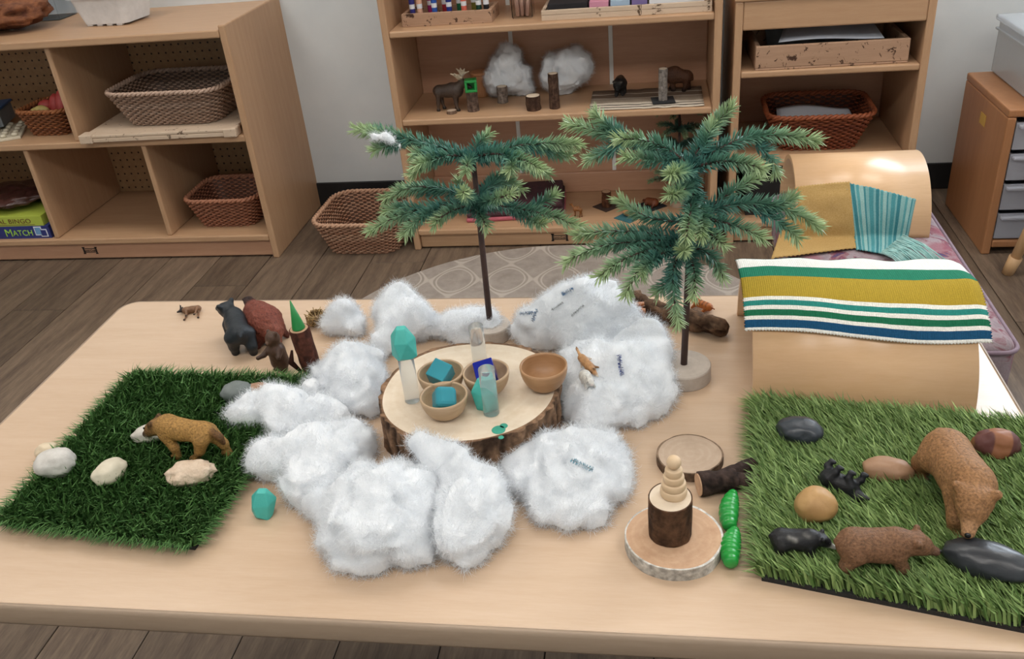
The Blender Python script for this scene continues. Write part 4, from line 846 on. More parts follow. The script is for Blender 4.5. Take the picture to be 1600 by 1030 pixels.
# ------------------------------------------------------------------ grass mats
M['blade'] = vcol('grass_blades', .5, .3, 40, .1, 0)
M['rubber'] = plain('black_rubber_backing', '#141414', '#202020', 200, .8, .6)
def turf(name, label, corners, n, lean, c1, c2, ln=(.014, .026), edges=(0, 1, 2, 3), thatch=500):
    Q = np.array([at_z(px, py, TZ)[:2] for px, py in corners]); cen = Q.mean(0); t = thing(name, label, 'grass mat', (cen[0], cen[1], TZ)); q = Q-cen
    V = np.concatenate([np.c_[q, np.zeros(4)], np.c_[q, np.full(4, .005)]]); link('backing', mesh(V, [[3, 2, 1, 0], [4, 5, 6, 7]]+[[j, (j+1) % 4, 4+(j+1) % 4, 4+j] for j in range(4)]), M['rubber'], t)
    def pts(m): u, v = rng.random((m, 1)), rng.random((m, 1)); return q[0]*(1-u)*(1-v)+q[1]*u*(1-v)+q[2]*u*v+q[3]*(1-u)*v
    def blades(m, lmin, lmax, w, zs, lean, sp, ca, cb, curl=.0):
        B = np.c_[pts(m), np.full(m, .004)]; L = (lmin+(lmax-lmin)*rng.random((m, 1))); d = np.array(lean)[None]+rng.normal(0, sp, (m, 2))
        up = np.c_[d*.35, np.full(m, zs)]; up /= np.linalg.norm(up, axis=1, keepdims=True); up2 = np.c_[d*1.15, np.full(m, zs*.75)]; up2 /= np.linalg.norm(up2, axis=1, keepdims=True)
        a = rng.random(m)*2*PI; S = np.c_[np.cos(a), np.sin(a), np.zeros(m)]*w/2; p1 = B+up*L*.55; p2 = p1+up2*L*.5+rng.normal(0, curl, (m, 3)) if curl else p1+up2*L*.5
        V = np.stack([B-S, B+S, p1-S*.85, p1+S*.85, p2], 1).reshape(-1, 3); V[:, 2] = np.maximum(V[:, 2], .002); o = np.arange(m)*5
        F = np.stack([o, o+1, o+3, o+2], -1).tolist()+np.stack([o+2, o+3, o+4], -1).tolist()
        k = rng.random((m, 1)); c = np.array(lin(ca))*(1-k)+np.array(lin(cb))*k; c = np.where(rng.random((m, 1)) < .16, c*1.5+.02, c); c = np.repeat(c[:, None], 5, 1); return V, F, c.reshape(-1, 3)
    v, f, c = blades(n, ln[0], ln[1], .0027, 1.0, lean, .34, c1, c2); g = link('grass_blades', mesh(v, f, False, c), M['blade'], t); g['kind'] = 'stuff'
    # outer rows of blades hang over the cut edge
    m = 600*len(edges); k = np.array(edges)[rng.integers(0, len(edges), m)]; u = rng.random((m, 1)); e0 = q[k]; e1 = q[(k+1) % 4]; nr = (e1-e0)[:, ::-1]*np.array([1, -1]); nr /= np.linalg.norm(nr, axis=1, keepdims=True)
    edge_pts = e0*(1-u)+e1*u-nr*.002;
    B = np.c_[edge_pts, np.full(m, .004)]; L = ln[0]+(ln[1]-ln[0])*rng.random((m, 1))*.9; d = nr*(.55+.8*rng.random((m, 1)))+rng.normal(0, .4, (m, 2))+np.array(lean)*.5
    p1 = B+np.c_[d*.6, np.full(m, .75)]/np.linalg.norm(np.c_[d*.6, np.full(m, .75)], axis=1, keepdims=True)*L*.5; p2 = p1+np.c_[d, np.full(m, .1)]/np.linalg.norm(np.c_[d, np.full(m, .1)], axis=1, keepdims=True)*L*.55
    a = rng.random(m)*2*PI; S = np.c_[np.cos(a), np.sin(a), np.zeros(m)]*.00105; EV = np.stack([B-S, B+S, p1-S*.85, p1+S*.85, p2], 1).reshape(-1, 3); EV[:, 2] = np.maximum(EV[:, 2], .001); o_ = np.arange(m)*5
    kk = rng.random((m, 1)); ec = np.repeat((np.array(lin(c1))*(1-kk)+np.array(lin(c2))*kk)[:, None], 5, 1).reshape(-1, 3)
    g = link('edge_blades', mesh(EV, np.stack([o_, o_+1, o_+3, o_+2], -1).tolist()+np.stack([o_+2, o_+3, o_+4], -1).tolist(), False, ec), M['blade'], t); g['kind'] = 'stuff'
    v, f, c = blades(thatch, .008, .014, .0006, .4, (0, 0), 1.0, '#8b7a4c', '#a8966a', .004); g = link('thatch_curls', mesh(v, f, False, c), M['blade'], t); g['kind'] = 'stuff'
    return t
turf('grass_mat', 'dark green artificial grass mat holding pale stones and the tan cat', [(8, 822), (305, 860), (488, 606), (212, 596)], 15000, (.5, -.5), '#33592a', '#648c4f', (.017, .031))
turf('grass_mat', 'lighter green artificial grass mat under the bears beside the arch', [(1190, 908), (1640, 998), (1622, 682), (1182, 640)], 18000, (-.75, .55), '#4a6830', '#8da564', (.018, .031), (1, 2, 3))
GZ = TZ+.012                                                # feet sink a little into the blades

# ------------------------------------------------------------------ arches, cloths, bench
M['archwood'] = wood('bent_maple', '#cfa67c', '#dcb68d', (1, 8, 8), 7, .28, .5)
def arch(name, label, x0, x1, yf, zb, R, skew=0.0, th=.008):
    n = 48; Pr = [(R-R*math.cos(a), R*math.sin(a)) for a in np.linspace(0, PI, n)]; Pi = [(R-(R-th)*math.cos(a), (R-th)*math.sin(a)) for a in np.linspace(0, PI, n)]
    V = []; 
    for x, yo in ((0, skew/2), (x1-x0, -skew/2)): V += [(x-(x1-x0)/2, y+yo-R, z) for y, z in Pr]+[(x-(x1-x0)/2, y+yo-R, z) for y, z in Pi]
    Fq = []; m = 2*n
    for j in range(n-1):
        Fq += [[j, j+1, m+j+1, m+j], [n+j+1, n+j, m+n+j, m+n+j+1], [j+1, j, n+j, n+j+1], [m+j, m+j+1, m+n+j+1, m+n+j]]
    Fq += [[0, m, m+n, n], [n-1, 2*n-1, m+2*n-1, m+n-1]]
    me = mesh(V, [f[::-1] for f in Fq], False)
    for p in me.polygons: p.use_smooth = (abs(p.normal.x) < .5)
    return setp(link(name, me, M['archwood'], None, ((x0+x1)/2, yf+R, zb)), label, 'arch')
A2 = (.931, 1.166, .330, .109)
arch('wooden_arch', 'bent maple arch under the striped cloth on the table', A2[0], A2[1], A2[2], TZ, A2[3], .014)
# bench behind the table
BZ = .41
m, n_, l_, b_ = new_mat('floral_upholstery', .9, .15); v = coords(n_, l_)
vo = n_.new('ShaderNodeTexVoronoi'); vo.inputs['Scale'].default_value = 16; l_.new(v, vo.inputs['Vector']); f1 = noise(n_, l_, v, 26, 4, .6, 1.5)
c_ = ramp(n_, l_, f1, [(.3, lin4('#7f7076')), (.5, lin4('#94868a')), (.62, lin4('#7a4650')), (.7, lin4('#3c4468'))]); c_ = mixc(n_, l_, ramp(n_, l_, vo.outputs['Distance'], [(.22, (.75, .75, .75, 1)), (.4, (0, 0, 0, 1))]), c_, lin4('#8a5660'))
l_.new(c_, b_.inputs['Base Color']); bump(n_, l_, b_, noise(n_, l_, v, 300, 2), .4, .002); M['floral'] = m
bx0, bx1, by0, by1 = 1.066, 1.35, .67, 1.285
t = thing('upholstered_bench', 'low bench with floral mauve cushion behind the table', 'bench', ((bx0+bx1)/2, (by0+by1)/2, 0)); w, d = (bx1-bx0)/2, (by1-by0)/2
cu = box('cushion', (-w, -d, .30), (w, d, BZ), M['floral'], t, .022, 4, True)
M['mauve'] = plain('mauve_piping', '#776470', '#84717c', 60, .8); M['navycloth'] = plain('navy_cloth', '#20283f', '#2a3350', 60, .9)
for z in (.094,):
    P = rrect(2*w+.004, 2*d+.004, .024, 6); C = np.c_[P, np.full(len(P), z)]; V, Fq = tube(np.vstack([C, C[:1]]), .0035, 8, False); link('piping', mesh(V, Fq, True), M['mauve'], cu)
box('seat_base', (-w+.01, -d+.01, .2), (w-.01, d-.01, .30), M['navycloth'], t, .006)
for sx in (-1, 1):
    for sy in (-1, 1): box('leg', (sx*(w-.035)-.018, sy*(d-.035)-.018, .004), (sx*(w-.035)+.018, sy*(d-.035)+.018, .2), M['cabinet'], t, .003)
A1 = (1.078, 1.312, 1.035, .117)
arch('wooden_arch', 'bent maple arch standing on the floral bench', A1[0], A1[1], A1[2], BZ, A1[3])
# striped cloth draped over the near arch
CX = [0, .028, .068, .14, .145, .38, .44, .53, .60, .69, .765, .84, .955]
M['stripes'] = striped('striped_cotton', [(max(0, (a-45)/80), c) for a, c in ((45, '#e4e2da'), (46.8, '#1d4c6e'), (51.8, '#e6e3da'), (54.2, '#20684a'), (58.4, '#e6e3da'), (61.2, '#2d8278'), (65, '#e6e3da'), (67.6, '#a98f32'), (88, '#26775c'), (103, '#e8e6df'), (123, '#1f6d5c'))], rib=700)
na, nb = 150, 80; G = np.zeros((na, nb, 3)); xs = np.linspace(A2[0]-.008, A2[1]+.014, na); R = A2[3]+.0035
for j in range(nb):
    th = math.radians(45+80*j/(nb-1))
    for i, x in enumerate(xs):
        u = i/(na-1); sk = .014*(.5-u); zz = (-1)**i*.0011 if j in (0, nb-1) else 0
        over = max(0, A2[0]-x, x-A2[1]); tt = th+zz*6+.05*math.sin(u*5+1)*(1-j/nb)
        rr = R+.009*max(0, j/(nb-1)-.6)**1.5/.25+.0022*vnoise(np.array([[u*7, j*.05, 3.0]]))[0]-over*over*22
        G[i, j] = (x+((-1)**j*.0012 if i in (0, na-1) else 0), A2[2]+A2[3]+sk-rr*math.cos(tt), TZ+rr*math.sin(tt))
cloth_me = grid_mesh(G, thick=-.0014); cloth_me.flip_normals()
setp(link('striped_cloth', cloth_me, M['stripes']), 'cotton cloth striped mustard, green, teal and white over the near arch', 'cloth')
# cloths on the far arch
def drape(name, label, quad, mat, off=.004, na=40, nb=36, wav=.003):
    Q = np.array(quad, float); G = np.zeros((na, nb, 3)); cy, cz, R = A1[2]+A1[3], BZ, A1[3]+off
    for i in range(na):
        for j in range(nb):
            u, v = i/(na-1), j/(nb-1); e = (.35 if (i in (0, na-1) and j % 2) or (j in (0, nb-1) and i % 2) else 0)
            p = Q[0]*(1-u)*(1-v)+Q[1]*u*(1-v)+Q[2]*u*v+Q[3]*(1-u)*v; d = ray(p[0], p[1]+e*4)
            a = d[1]**2+d[2]**2; b = 2*(d[1]*(CAM[1]-cy)+d[2]*(CAM[2]-cz)); c = (CAM[1]-cy)**2+(CAM[2]-cz)**2-R*R; D = b*b-4*a*c
            tb = (BZ+off-CAM[2])/d[2]; t = tb
            if D > 0:
                tc = (-b-math.sqrt(D))/(2*a); h = CAM+d*tc
                if h[2] > BZ and A1[0]-.004 < h[0] < A1[1]+.004: t = min(t, tc)
            G[i, j] = CAM+d*t
    # cloth spans the hollow between arch and bench instead of creasing sharply
    for _ in range(6): G[1:-1, 1:-1] = .5*G[1:-1, 1:-1]+.125*(G[:-2, 1:-1]+G[2:, 1:-1]+G[1:-1, :-2]+G[1:-1, 2:])
    G += (wav*fbm(G*28, 2))[..., None]*np.array([0, -.7, .7])
    return setp(link(name, grid_mesh(G, thick=.0014), mat), label, 'cloth')
m, n_, l_, b_ = new_mat('ochre_linen', .9, .1); v = coords(n_, l_); l_.new(ramp(n_, l_, noise(n_, l_, v, 500, 3), [(.3, lin4('#a3834e')), (.7, lin4('#b59663'))]), b_.inputs['Base Color']); bump(n_, l_, b_, noise(n_, l_, v, 900, 2), .4, .0008); M['ochre'] = m
drape('ochre_cloth', 'plain ochre linen cloth hanging over the far arch', [(1243, 291), (1328, 283), (1338, 387), (1205, 404)], M['ochre'], .0045)
tl = []; pal = ['#4f9096', '#79a9aa', '#3f7d85', '#86b0ae', '#58979b', '#93b7b3', '#47868d', '#7caaaa']
x = 0.0; i = 0
while x < .985: tl.append((x, pal[i % 8])); x += .02+.05*((i*37 % 11)/11); i += 1
m_t = striped('teal_striped_weave', tl, rib=500, ribaxis=0)
tc_ = drape('teal_cloth', 'teal striped woven cloth on the far arch beside the ochre cloth', [(1322, 283), (1338, 388), (1412, 402), (1432, 310)], m_t, .0058)
Vs = []; Fs = []; o = 0
p0, p1, p2, p3 = np.array([1375, 398.]), np.array([1412, 368.]), np.array([1476, 408.]), np.array([1410, 412.])
for i in range(90):
    u = i/89; a = p0*(1-u)+p1*u; b = p3*(1-u)+p2*u+rng.normal(0, 3, 2); q0, q1 = at_z(a[0], a[1], BZ+.012), at_z(b[0], b[1], BZ+.005); q0[2] += .004*rng.random(); md = (q0+q1)/2+np.array([0, 0, .004+.003*rng.random()])
    V, Fq = tube([q0, md, q1], .0009, 4); Vs.append(V); Fs += [[z+o for z in f] for f in Fq]; o += len(V)
fr = link('fringe', mesh(np.concatenate(Vs), Fs, True), plain('pale_teal_yarn', '#7fb0ad', '#a7c8c2', 90, .9), tc_); fr['kind'] = 'stuff'

# ------------------------------------------------------------------ the round log slab and what stands on it
SC = np.array([.611, .298]); SZ = TZ+.05
t = thing('log_slab', 'thick round log slab with rough brown bark in the table centre', 'log slab', (SC[0], SC[1], TZ))
log_parts(t, .108, .05, bark=('#3d2c20', '#94745a'), end='endwood', th=.004, seg=240, rough=.026, seed=3, ell=.93, rel=115)
M['greenpaint'] = plain('green_paint', '#2f8f78', '#3b9d86', 60, .5)
for px, py, r in ((779, 672, .0075), (787, 666, .0045), (783, 684, .003)):
    p = at_z(px, py, SZ); V, Fq = lathe([(r, 0), (r*.9, .0006)], 20); link('paint_spot', mesh(V, Fq), M['greenpaint'], t, (p[0]-SC[0], p[1]-SC[1], .0502))
M['bowl'] = wood('bowl_wood', '#9c7450', '#b08862', (1, 1, 9), 9, .4); M['bowl_pale'] = wood('pale_bowl_wood', '#a88c6c', '#bca183', (1, 1, 9), 9, .45)
def bowl(label, px, py, mat, r=.0262, h=.027):
    p = at_z(px, py, SZ+h); out = [(.0105, 0), (.0125, .0012)]+[(.0125+(r-.0125)*math.sin(a), .0012+(h-.0012)*(1-math.cos(a))**.85) for a in np.linspace(.15, PI/2, 12)]
    inn = [(r-.0022, h)]+[((r-.0022)*math.cos(a), .004+(h-.004)*(1-math.sin(a))) for a in np.linspace(.08, 1.45, 12)]
    V, Fq = lathe(out+inn, 44); return setp(link('wooden_bowl', mesh(V, Fq, True), M[mat], None, (p[0], p[1], SZ)), label, 'bowl', 'wooden bowls on the slab'), p
_, pb1 = bowl('small pale wooden bowl holding an upright striped teal cube', 688, 581, 'bowl_pale')
_, pb2 = bowl('small pale wooden bowl holding a rounded teal glass lump', 693, 617, 'bowl_pale', .0262, .026)
_, pb3 = bowl('small pale wooden bowl holding a dark navy cube', 759, 580, 'bowl_pale')
bowl('empty warm brown wooden bowl at the edge of the log slab', 849, 571, 'bowl', .0268, .029)
def acrylic(name, col, rough=.04):
    m = glassy(name, col, rough, ior=1.35, trans=.45); return m
M['teal'] = acrylic('teal_acrylic', '#4fb3c4'); M['navyglass'] = acrylic('navy_acrylic', '#2634ae'); M['clear'] = glassy('clear_acrylic', '#eef1f2', .06, ior=1.2, trans=.82)
def cube(label, p, s, mat, rot, name='acrylic_cube', bev=.0012):
    bm = bmesh.new(); box_bm(bm, (0, 0, 0), (s, s, s), bev, 3); return setp(link(name, bmmesh(bm), M[mat], None, p, rot), label, 'cube')
cube('clear teal acrylic cube tilted in the back bowl of the slab', (pb1[0], pb1[1], SZ+.0245), .0225, 'teal', (.5, .25, -.35))
cube('rounded teal glass lump in the front bowl of the slab', (pb2[0], pb2[1], SZ+.0205), .0235, 'teal', (.7, .3, .4), 'glass_lump', .0055)
cube('dark navy blue acrylic cube tilted in its bowl', (pb3[0], pb3[1], SZ+.0245), .0225, 'navyglass', (.45, -.2, .25))
def rod(label, px, py, h, r=.0088, rot=(0, 0, 0)):
    p = at_z(px, py, SZ); V, Fq = lathe([(r*.93, 0), (r, .0006), (r, h-.0006), (r*.93, h)], 32); me = mesh(V, Fq)
    for q in me.polygons: q.use_smooth = abs(q.normal.z) < .5
    return setp(link('acrylic_rod', me, M['clear'], None, (p[0], p[1], SZ+.0006), rot), label, 'rod', 'clear acrylic rods'), p
_, pr1 = rod('clear acrylic rod carrying a turquoise gem on the slab', 645, 626, .058)
rod('clear acrylic rod standing behind the navy cube', 750, 566, .05)
_, pr3 = rod('clear acrylic rod standing before a turquoise gem on the slab', 768, 646, .058)
M['turq'] = plain('turquoise_wood', '#3fa79c', '#4bb3a8', 70, .45, .1)
def gem(label, p, w, h, rot=(0, 0, 0), seed=0):
    g = np.random.default_rng(seed); bm = bmesh.new()
    for z, r, n, o in ((0, .8, 5, .2), (.12, .98, 5, .5), (.62, 1.0, 5, .1), (1.0, .45, 4, .6)):
        for k in range(n): a = o+2*PI*k/n+g.normal(0, .12); q = r*w/2*(1+g.normal(0, .06)); bm.verts.new((q*math.cos(a), q*math.sin(a), z*h+(g.normal(0, .03)*h if 0 < z < 1 else 0)))
    bmesh.ops.convex_hull(bm, input=bm.verts); bmesh.ops.dissolve_limit(bm, angle_limit=.08, verts=bm.verts, edges=bm.edges); bmesh.ops.bevel(bm, geom=bm.edges[:], offset=.0006, segments=1, affect='EDGES')
    return setp(link('faceted_gem', bmmesh(bm), M['turq'], None, p, rot), label, 'gem', 'turquoise gems')
gem('turquoise faceted gem balanced on a clear rod', (pr1[0], pr1[1], SZ+.0595), .029, .036, (0, 0, .4), 1)
pg = at_z(759, 634, SZ); gem('turquoise faceted gem standing between bowl and clear rod', (pg[0], pg[1], SZ), .028, .036, (0, 0, 1.0), 2)
pg = at_z(413, 803, TZ); gem('turquoise faceted gem on the bare table beside the dark grass mat', (pg[0], pg[1], TZ), .026, .031, (0, .12, .3), 3)

# ------------------------------------------------------------------ wool tufts on the table
def tuft(label, cen, blobs, **kw):
    # blobs: (px, py, height of the centre above the table, radius)
    c = at_z(cen[0], cen[1], TZ); ss = []
    for px, py, z, r in blobs: p = at_z(px, py-r*260, TZ+z*.9); ss.append((p[0]-c[0], p[1]-c[1], z*.9, r*.9))
    return wool('wool_tuft', label, ss, (c[0], c[1], TZ), **kw)
tuft('small pointed wool tuft beside the raffia nest', (537, 520), [(537, 510, .015, .02), (530, 497, .026, .014), (540, 486, .034, .009), (553, 515, .014, .014), (521, 515, .012, .014)], nf=2200, amp=.005)
tuft('tall wispy wool tuft behind the rod with a gem', (625, 535), [(625, 520, .022, .032), (610, 490, .04, .024), (640, 500, .035, .026), (622, 468, .055, .016), (655, 510, .025, .016), (600, 540, .018, .018), (624, 455, .064, .006)], nf=4500)
tuft('long low wool tuft around the fir trunk behind the slab', (730, 525), [(685, 516, .016, .018), (710, 512, .018, .02), (740, 508, .02, .021), (768, 512, .018, .018), (725, 520, .014, .018), (660, 525, .012, .012)], nf=4000)
tuft('crumpled upright wool tuft leaning on the log slab', (550, 610), [(545, 590, .03, .026), (535, 560, .045, .02), (570, 570, .035, .022), (520, 600, .022, .022), (565, 610, .024, .026), (580, 590, .03, .016), (545, 628, .018, .02), (575, 635, .014, .016), (505, 595, .016, .016)], nf=5000)
tuft('flat wool tuft lying over the corner of the dark grass mat', (445, 660), [(395, 650, .025, .022), (425, 643, .028, .024), (460, 645, .026, .026), (495, 650, .022, .024), (520, 655, .016, .015), (440, 665, .02, .022), (378, 648, .022, .015), (470, 668, .018, .02), (490, 615, .018, .016), (510, 605, .016, .014)], nf=5000)
tuft('broad wool tuft with a curled end beside the dark grass mat', (495, 735), [(460, 725, .022, .026), (500, 710, .026, .03), (540, 705, .022, .026), (425, 728, .016, .018), (410, 722, .02, .013), (480, 755, .02, .028), (520, 740, .022, .03), (555, 690, .02, .02), (500, 775, .014, .018), (450, 700, .016, .014)], nf=6000)
tuft('largest billowy wool tuft before the log slab', (585, 820), [(560, 800, .028, .036), (610, 790, .034, .036), (645, 800, .026, .03), (540, 840, .022, .03), (590, 850, .022, .034), (635, 845, .022, .03), (520, 800, .018, .022), (625, 750, .03, .024), (655, 775, .03, .022), (570, 765, .022, .024), (545, 865, .014, .018), (660, 865, .012, .014), (500, 790, .014, .014)], nf=9000, h=.0046)
tuft('wool tuft with a long arm reaching up the bark of the slab', (725, 820), [(725, 815, .026, .034), (745, 800, .026, .03), (715, 850, .018, .026), (750, 830, .02, .026), (735, 770, .03, .022), (715, 748, .036, .018), (698, 730, .042, .016), (680, 715, .048, .014), (664, 703, .054, .011), (652, 693, .058, .008), (728, 862, .012, .02), (755, 775, .026, .022), (700, 720, .04, .012)], nf=6500)
tuft('large domed wool tuft decorated with blue pipe cleaners', (895, 540), [(870, 515, .028, .04), (905, 505, .036, .045), (940, 510, .032, .042), (965, 520, .024, .032), (835, 520, .022, .032), (900, 480, .05, .03), (940, 485, .048, .03), (875, 495, .042, .028), (960, 495, .04, .024), (915, 545, .016, .03)], nf=8000, h=.0048)
tuft('big ragged wool tuft carrying the fox and the white rabbit', (955, 630), [(910, 600, .02, .034), (945, 590, .024, .036), (985, 595, .022, .036), (1005, 565, .032, .03), (1012, 530, .045, .02), (1015, 600, .018, .03), (915, 640, .016, .03), (955, 645, .016, .034), (1000, 635, .016, .03), (900, 570, .02, .024), (930, 560, .018, .022), (975, 560, .022, .022), (920, 665, .01, .018), (1030, 620, .012, .016)], nf=8500, h=.0046)
tuft('flat ragged wool tuft with one teal pipe cleaner before the slab', (880, 765), [(850, 740, .014, .03), (895, 730, .016, .034), (935, 730, .014, .03), (870, 775, .012, .03), (920, 770, .014, .032), (950, 755, .01, .022), (830, 765, .008, .02), (885, 805, .008, .022), (920, 805, .008, .02), (815, 725, .01, .02), (945, 700, .012, .018), (840, 800, .006, .012)], nf=8500, h=.0046, amp=.008)
# pipe cleaner pieces
M['tinsel_b'] = plain('blue_tinsel', '#14538a', '#2a79a8', 300, .3); M['tinsel_s'] = plain('silver_tinsel', '#7f858b', '#c3c8cc', 300, .25); M['tinsel_n'] = plain('navy_tinsel', '#1b2f7c', '#2b4596', 300, .3); M['tinsel_t'] = plain('teal_tinsel', '#12748f', '#2f96ae', 300, .3)
bpy.context.view_layer.update(); DG = bpy.context.evaluated_depsgraph_get()
def hit(px, py):
    ok, loc, nrm, i, ob, mtx = scene.ray_cast(DG, Vector(CAM), Vector(ray(px, py)).normalized()); return np.array(loc)
def cleaner(label, a, b, mat, r=.0030, group=None):
    A, B = hit(*a), hit(*b); B = A+(B-A); A[2] += .003; B[2] += .003; t = thing('pipe_cleaner', label, 'pipe cleaner', (A+B)/2, 0, group); c = (A+B)/2; d = B-A; L = np.linalg.norm(d); d /= L
    V, Fq = tube([A-c, B-c], .0005, 5); link('wire', mesh(V, Fq), M['metal'], t)
    n = int(L/.0011*5); u = rng.random(n); an = rng.random(n)*2*PI; ref = np.array([0, 0, 1.0]); X = np.cross(d, ref); X /= np.linalg.norm(X); Yv = np.cross(d, X)
    p = (A-c)[None]+d[None]*L*u[:, None]; D = np.cos(an)[:, None]*X+np.sin(an)[:, None]*Yv; W = d*.00035
    V = np.stack([p-W, p+W, p+D*r+W*.4, p+D*r-W*.4], 1).reshape(-1, 3); f = (np.arange(n)[:, None]*4+np.arange(4)[None]).tolist()
    z = link('tinsel', mesh(V, f), M[mat], t); z['kind'] = 'stuff'
cleaner('blue pipe cleaner lying flat across its partner on the domed wool', (812, 494), (834, 492), 'tinsel_b')
cleaner('blue pipe cleaner standing at an angle to the flat blue one', (832, 505), (840, 486), 'tinsel_b')
cleaner('silver pipe cleaner on the domed wool beside the blue pair', (862, 488), (880, 476), 'tinsel_s', .0020)
cleaner('silver pipe cleaner on the domed wool, farther from the blue pair', (893, 497), (912, 480), 'tinsel_s', .0020)
cleaner('blue pipe cleaner at the top of the domed wool by the driftwood', (878, 463), (896, 455), 'tinsel_b')
cleaner('navy pipe cleaner on the wool with the fox', (967, 558), (972, 590), 'tinsel_n')
cleaner('teal pipe cleaner on the flat ragged wool', (893, 722), (926, 738), 'tinsel_t')
# wisp of wool caught on the first fir
ps = [at_y(585, 214, y1-.012), at_y(600, 212, y1-.014), at_y(612, 220, y1-.014), at_y(625, 228, y1-.012)]; c = ps[1]
wool('wool_wisp', 'thin wisp of wool caught on a fir branch tip', [tuple(p-c)+(.0028+.001*(i == 0),) for i, p in enumerate(ps)]+[tuple((ps[0]+ps[1])/2-c)+(.003,), tuple((ps[2]+ps[1])/2-c)+(.0025,)], c, False, 260, .0016, .0022, 160, .002, .007, None)
# ------------------------------------------------------------------ figurines and stones on the table
def between(rear, front, z):
    A, B = at_z(rear[0], rear[1], z), at_z(front[0], front[1], z); d = B-A; return (A+B)/2, math.atan2(d[1], d[0]), float(np.linalg.norm(d[:2]))
P, ey, ns = bear('#9a7049', '#a9805a', '#8a633e', -.5, .10, .10, 1.05, head=1.15)
c, rz, L = between((1464, 754), (1524, 850), GZ)
figure('bear_figurine', 'large light brown bear figurine walking over the lighter grass mat', 'figurine', P, .122, c, rz, mat='toyfur', eyes=ey, nose=ns, h=.013)
P, ey, ns = bear('#7d5a40', '#684b39', '#6b4d38', -.15, .03, .06, 1.1, head=1.15)
c, rz, L = between((1308, 887), (1440, 892), GZ)
figure('bear_figurine', 'reddish brown bear figurine in side view between black cub and dark stone', 'figurine', P, .080, c, rz, mat='toyfur', eyes=ey, nose=ns, h=.013)
P, ey, ns = bear('#17171a', '#c9c5bb', '#131316', .0, .12, .03, 1.05, head=.9)
c, rz, L = between((1208, 866), (1290, 872), GZ)
figure('bear_cub_figurine', 'small black cub figurine with pale muzzle and chipped paint', 'figurine', P+[((-.2, -.1, .47), (-.1, -.12, .45), .03, .03, '#8d8b85'), ((.05, -.05, .5), (.1, -.08, .5), .025, .025, '#85837d'), ((-.35, -.1, .42), (-.3, -.14, .38), .022, .022, '#8d8b85')], .055, c, rz, eyes=ey, h=.015)
P, ey, ns = bear('#15171b', '#1d1f24', '#1a1c21', .5, .0, .10, 1.12)
c, rz, L = between((1300, 775), (1345, 790), TZ)
figure('bear_cub_figurine', 'small black cub figurine lying on its back by the round tan stone', 'figurine', P, .050, (c[0], c[1], TZ+.040), 0, rot=(PI*.86, .12, rz), eyes=ey, h=.016)
P, ey, ns = bear('#1b2228', '#20272d', '#161c21', .55, -.05, .07, .88)
c, rz, L = between((400, 560), (358, 520), TZ)
figure('bear_figurine', 'black bear figurine standing on the bare table', 'figurine', P, .098, c, rz-.25, mat='toy', eyes=ey, h=.013)
por = [((-.3, 0, .3), (.05, 0, .32), .24, .27, '#7b4032'), ((.05, 0, .32), (.3, 0, .24), .25, .16, '#804636'), ((.3, 0, .22), (.47, 0, .13), .12, .06, '#7d4431')]
por += [((-.35, y*.16, .2), (-.45, y*.24, .06), .1, .06, '#5a2c21') for y in (-1, 1)]+[((.15, y*.17, .16), (.2, y*.24, .04), .09, .05, '#5a2c21') for y in (-1, 1)]+[((-.46+.02*q, -.27-.012*q, .08), (-.52+.03*q, -.31-.015*q, .05), .018, .008, '#2a1712') for q in range(3)]
por += [((-.45, -.08+.04*q, .42), (-.58, -.10+.05*q, .5), .022, .008, '#2a1712') for q in range(4)]
c, rz, L = between((404, 512), (436, 545), TZ)
figure('brown_animal_figurine', 'rounded reddish brown animal figurine with dark claws behind the black bear', 'figurine', por, .088, c, rz+.0, mat='toyfur', h=.017, k=.03, nz=(.014, 16))
# upright cub
cub = [((0, 0, .22), (.02, 0, .5), .19, .175, '#4b3325'), ((.02, 0, .5), (.03, 0, .66), .165, .12, '#4b3325'), ((.03, 0, .78), (.05, 0, .8), .145, .135, '#4f3728'), ((.12, 0, .76), (.2, 0, .74), .06, .045, '#6a4d3a')]
for y in (-1, 1): cub += [((.02, y*.1, .9), (.02, y*.11, .92), .04, .035, '#4b3325'), ((0, y*.09, .2), (.01, y*.1, .06), .09, .06, '#432d21'), ((.02, y*.1, .035), (.09, y*.1, .03), .05, .04, '#3d291e')]
cub += [((.04, -.13, .56), (.2, -.2, .42), .065, .05, '#4b3325'), ((.2, -.2, .42), (.34, -.22, .42), .05, .045, '#432d21'), ((.04, .13, .56), (.16, .19, .44), .065, .05, '#4b3325')]
c = at_z(441, 578, TZ)
figure('bear_cub_figurine', 'dark brown cub figurine standing upright with one arm out', 'figurine', cub, .064, c, -PI/2-.45, h=.018, eyes=[(.14, .05, .81, .014), (.14, -.05, .81, .014)], nose=(.245, 0, .75, .02))
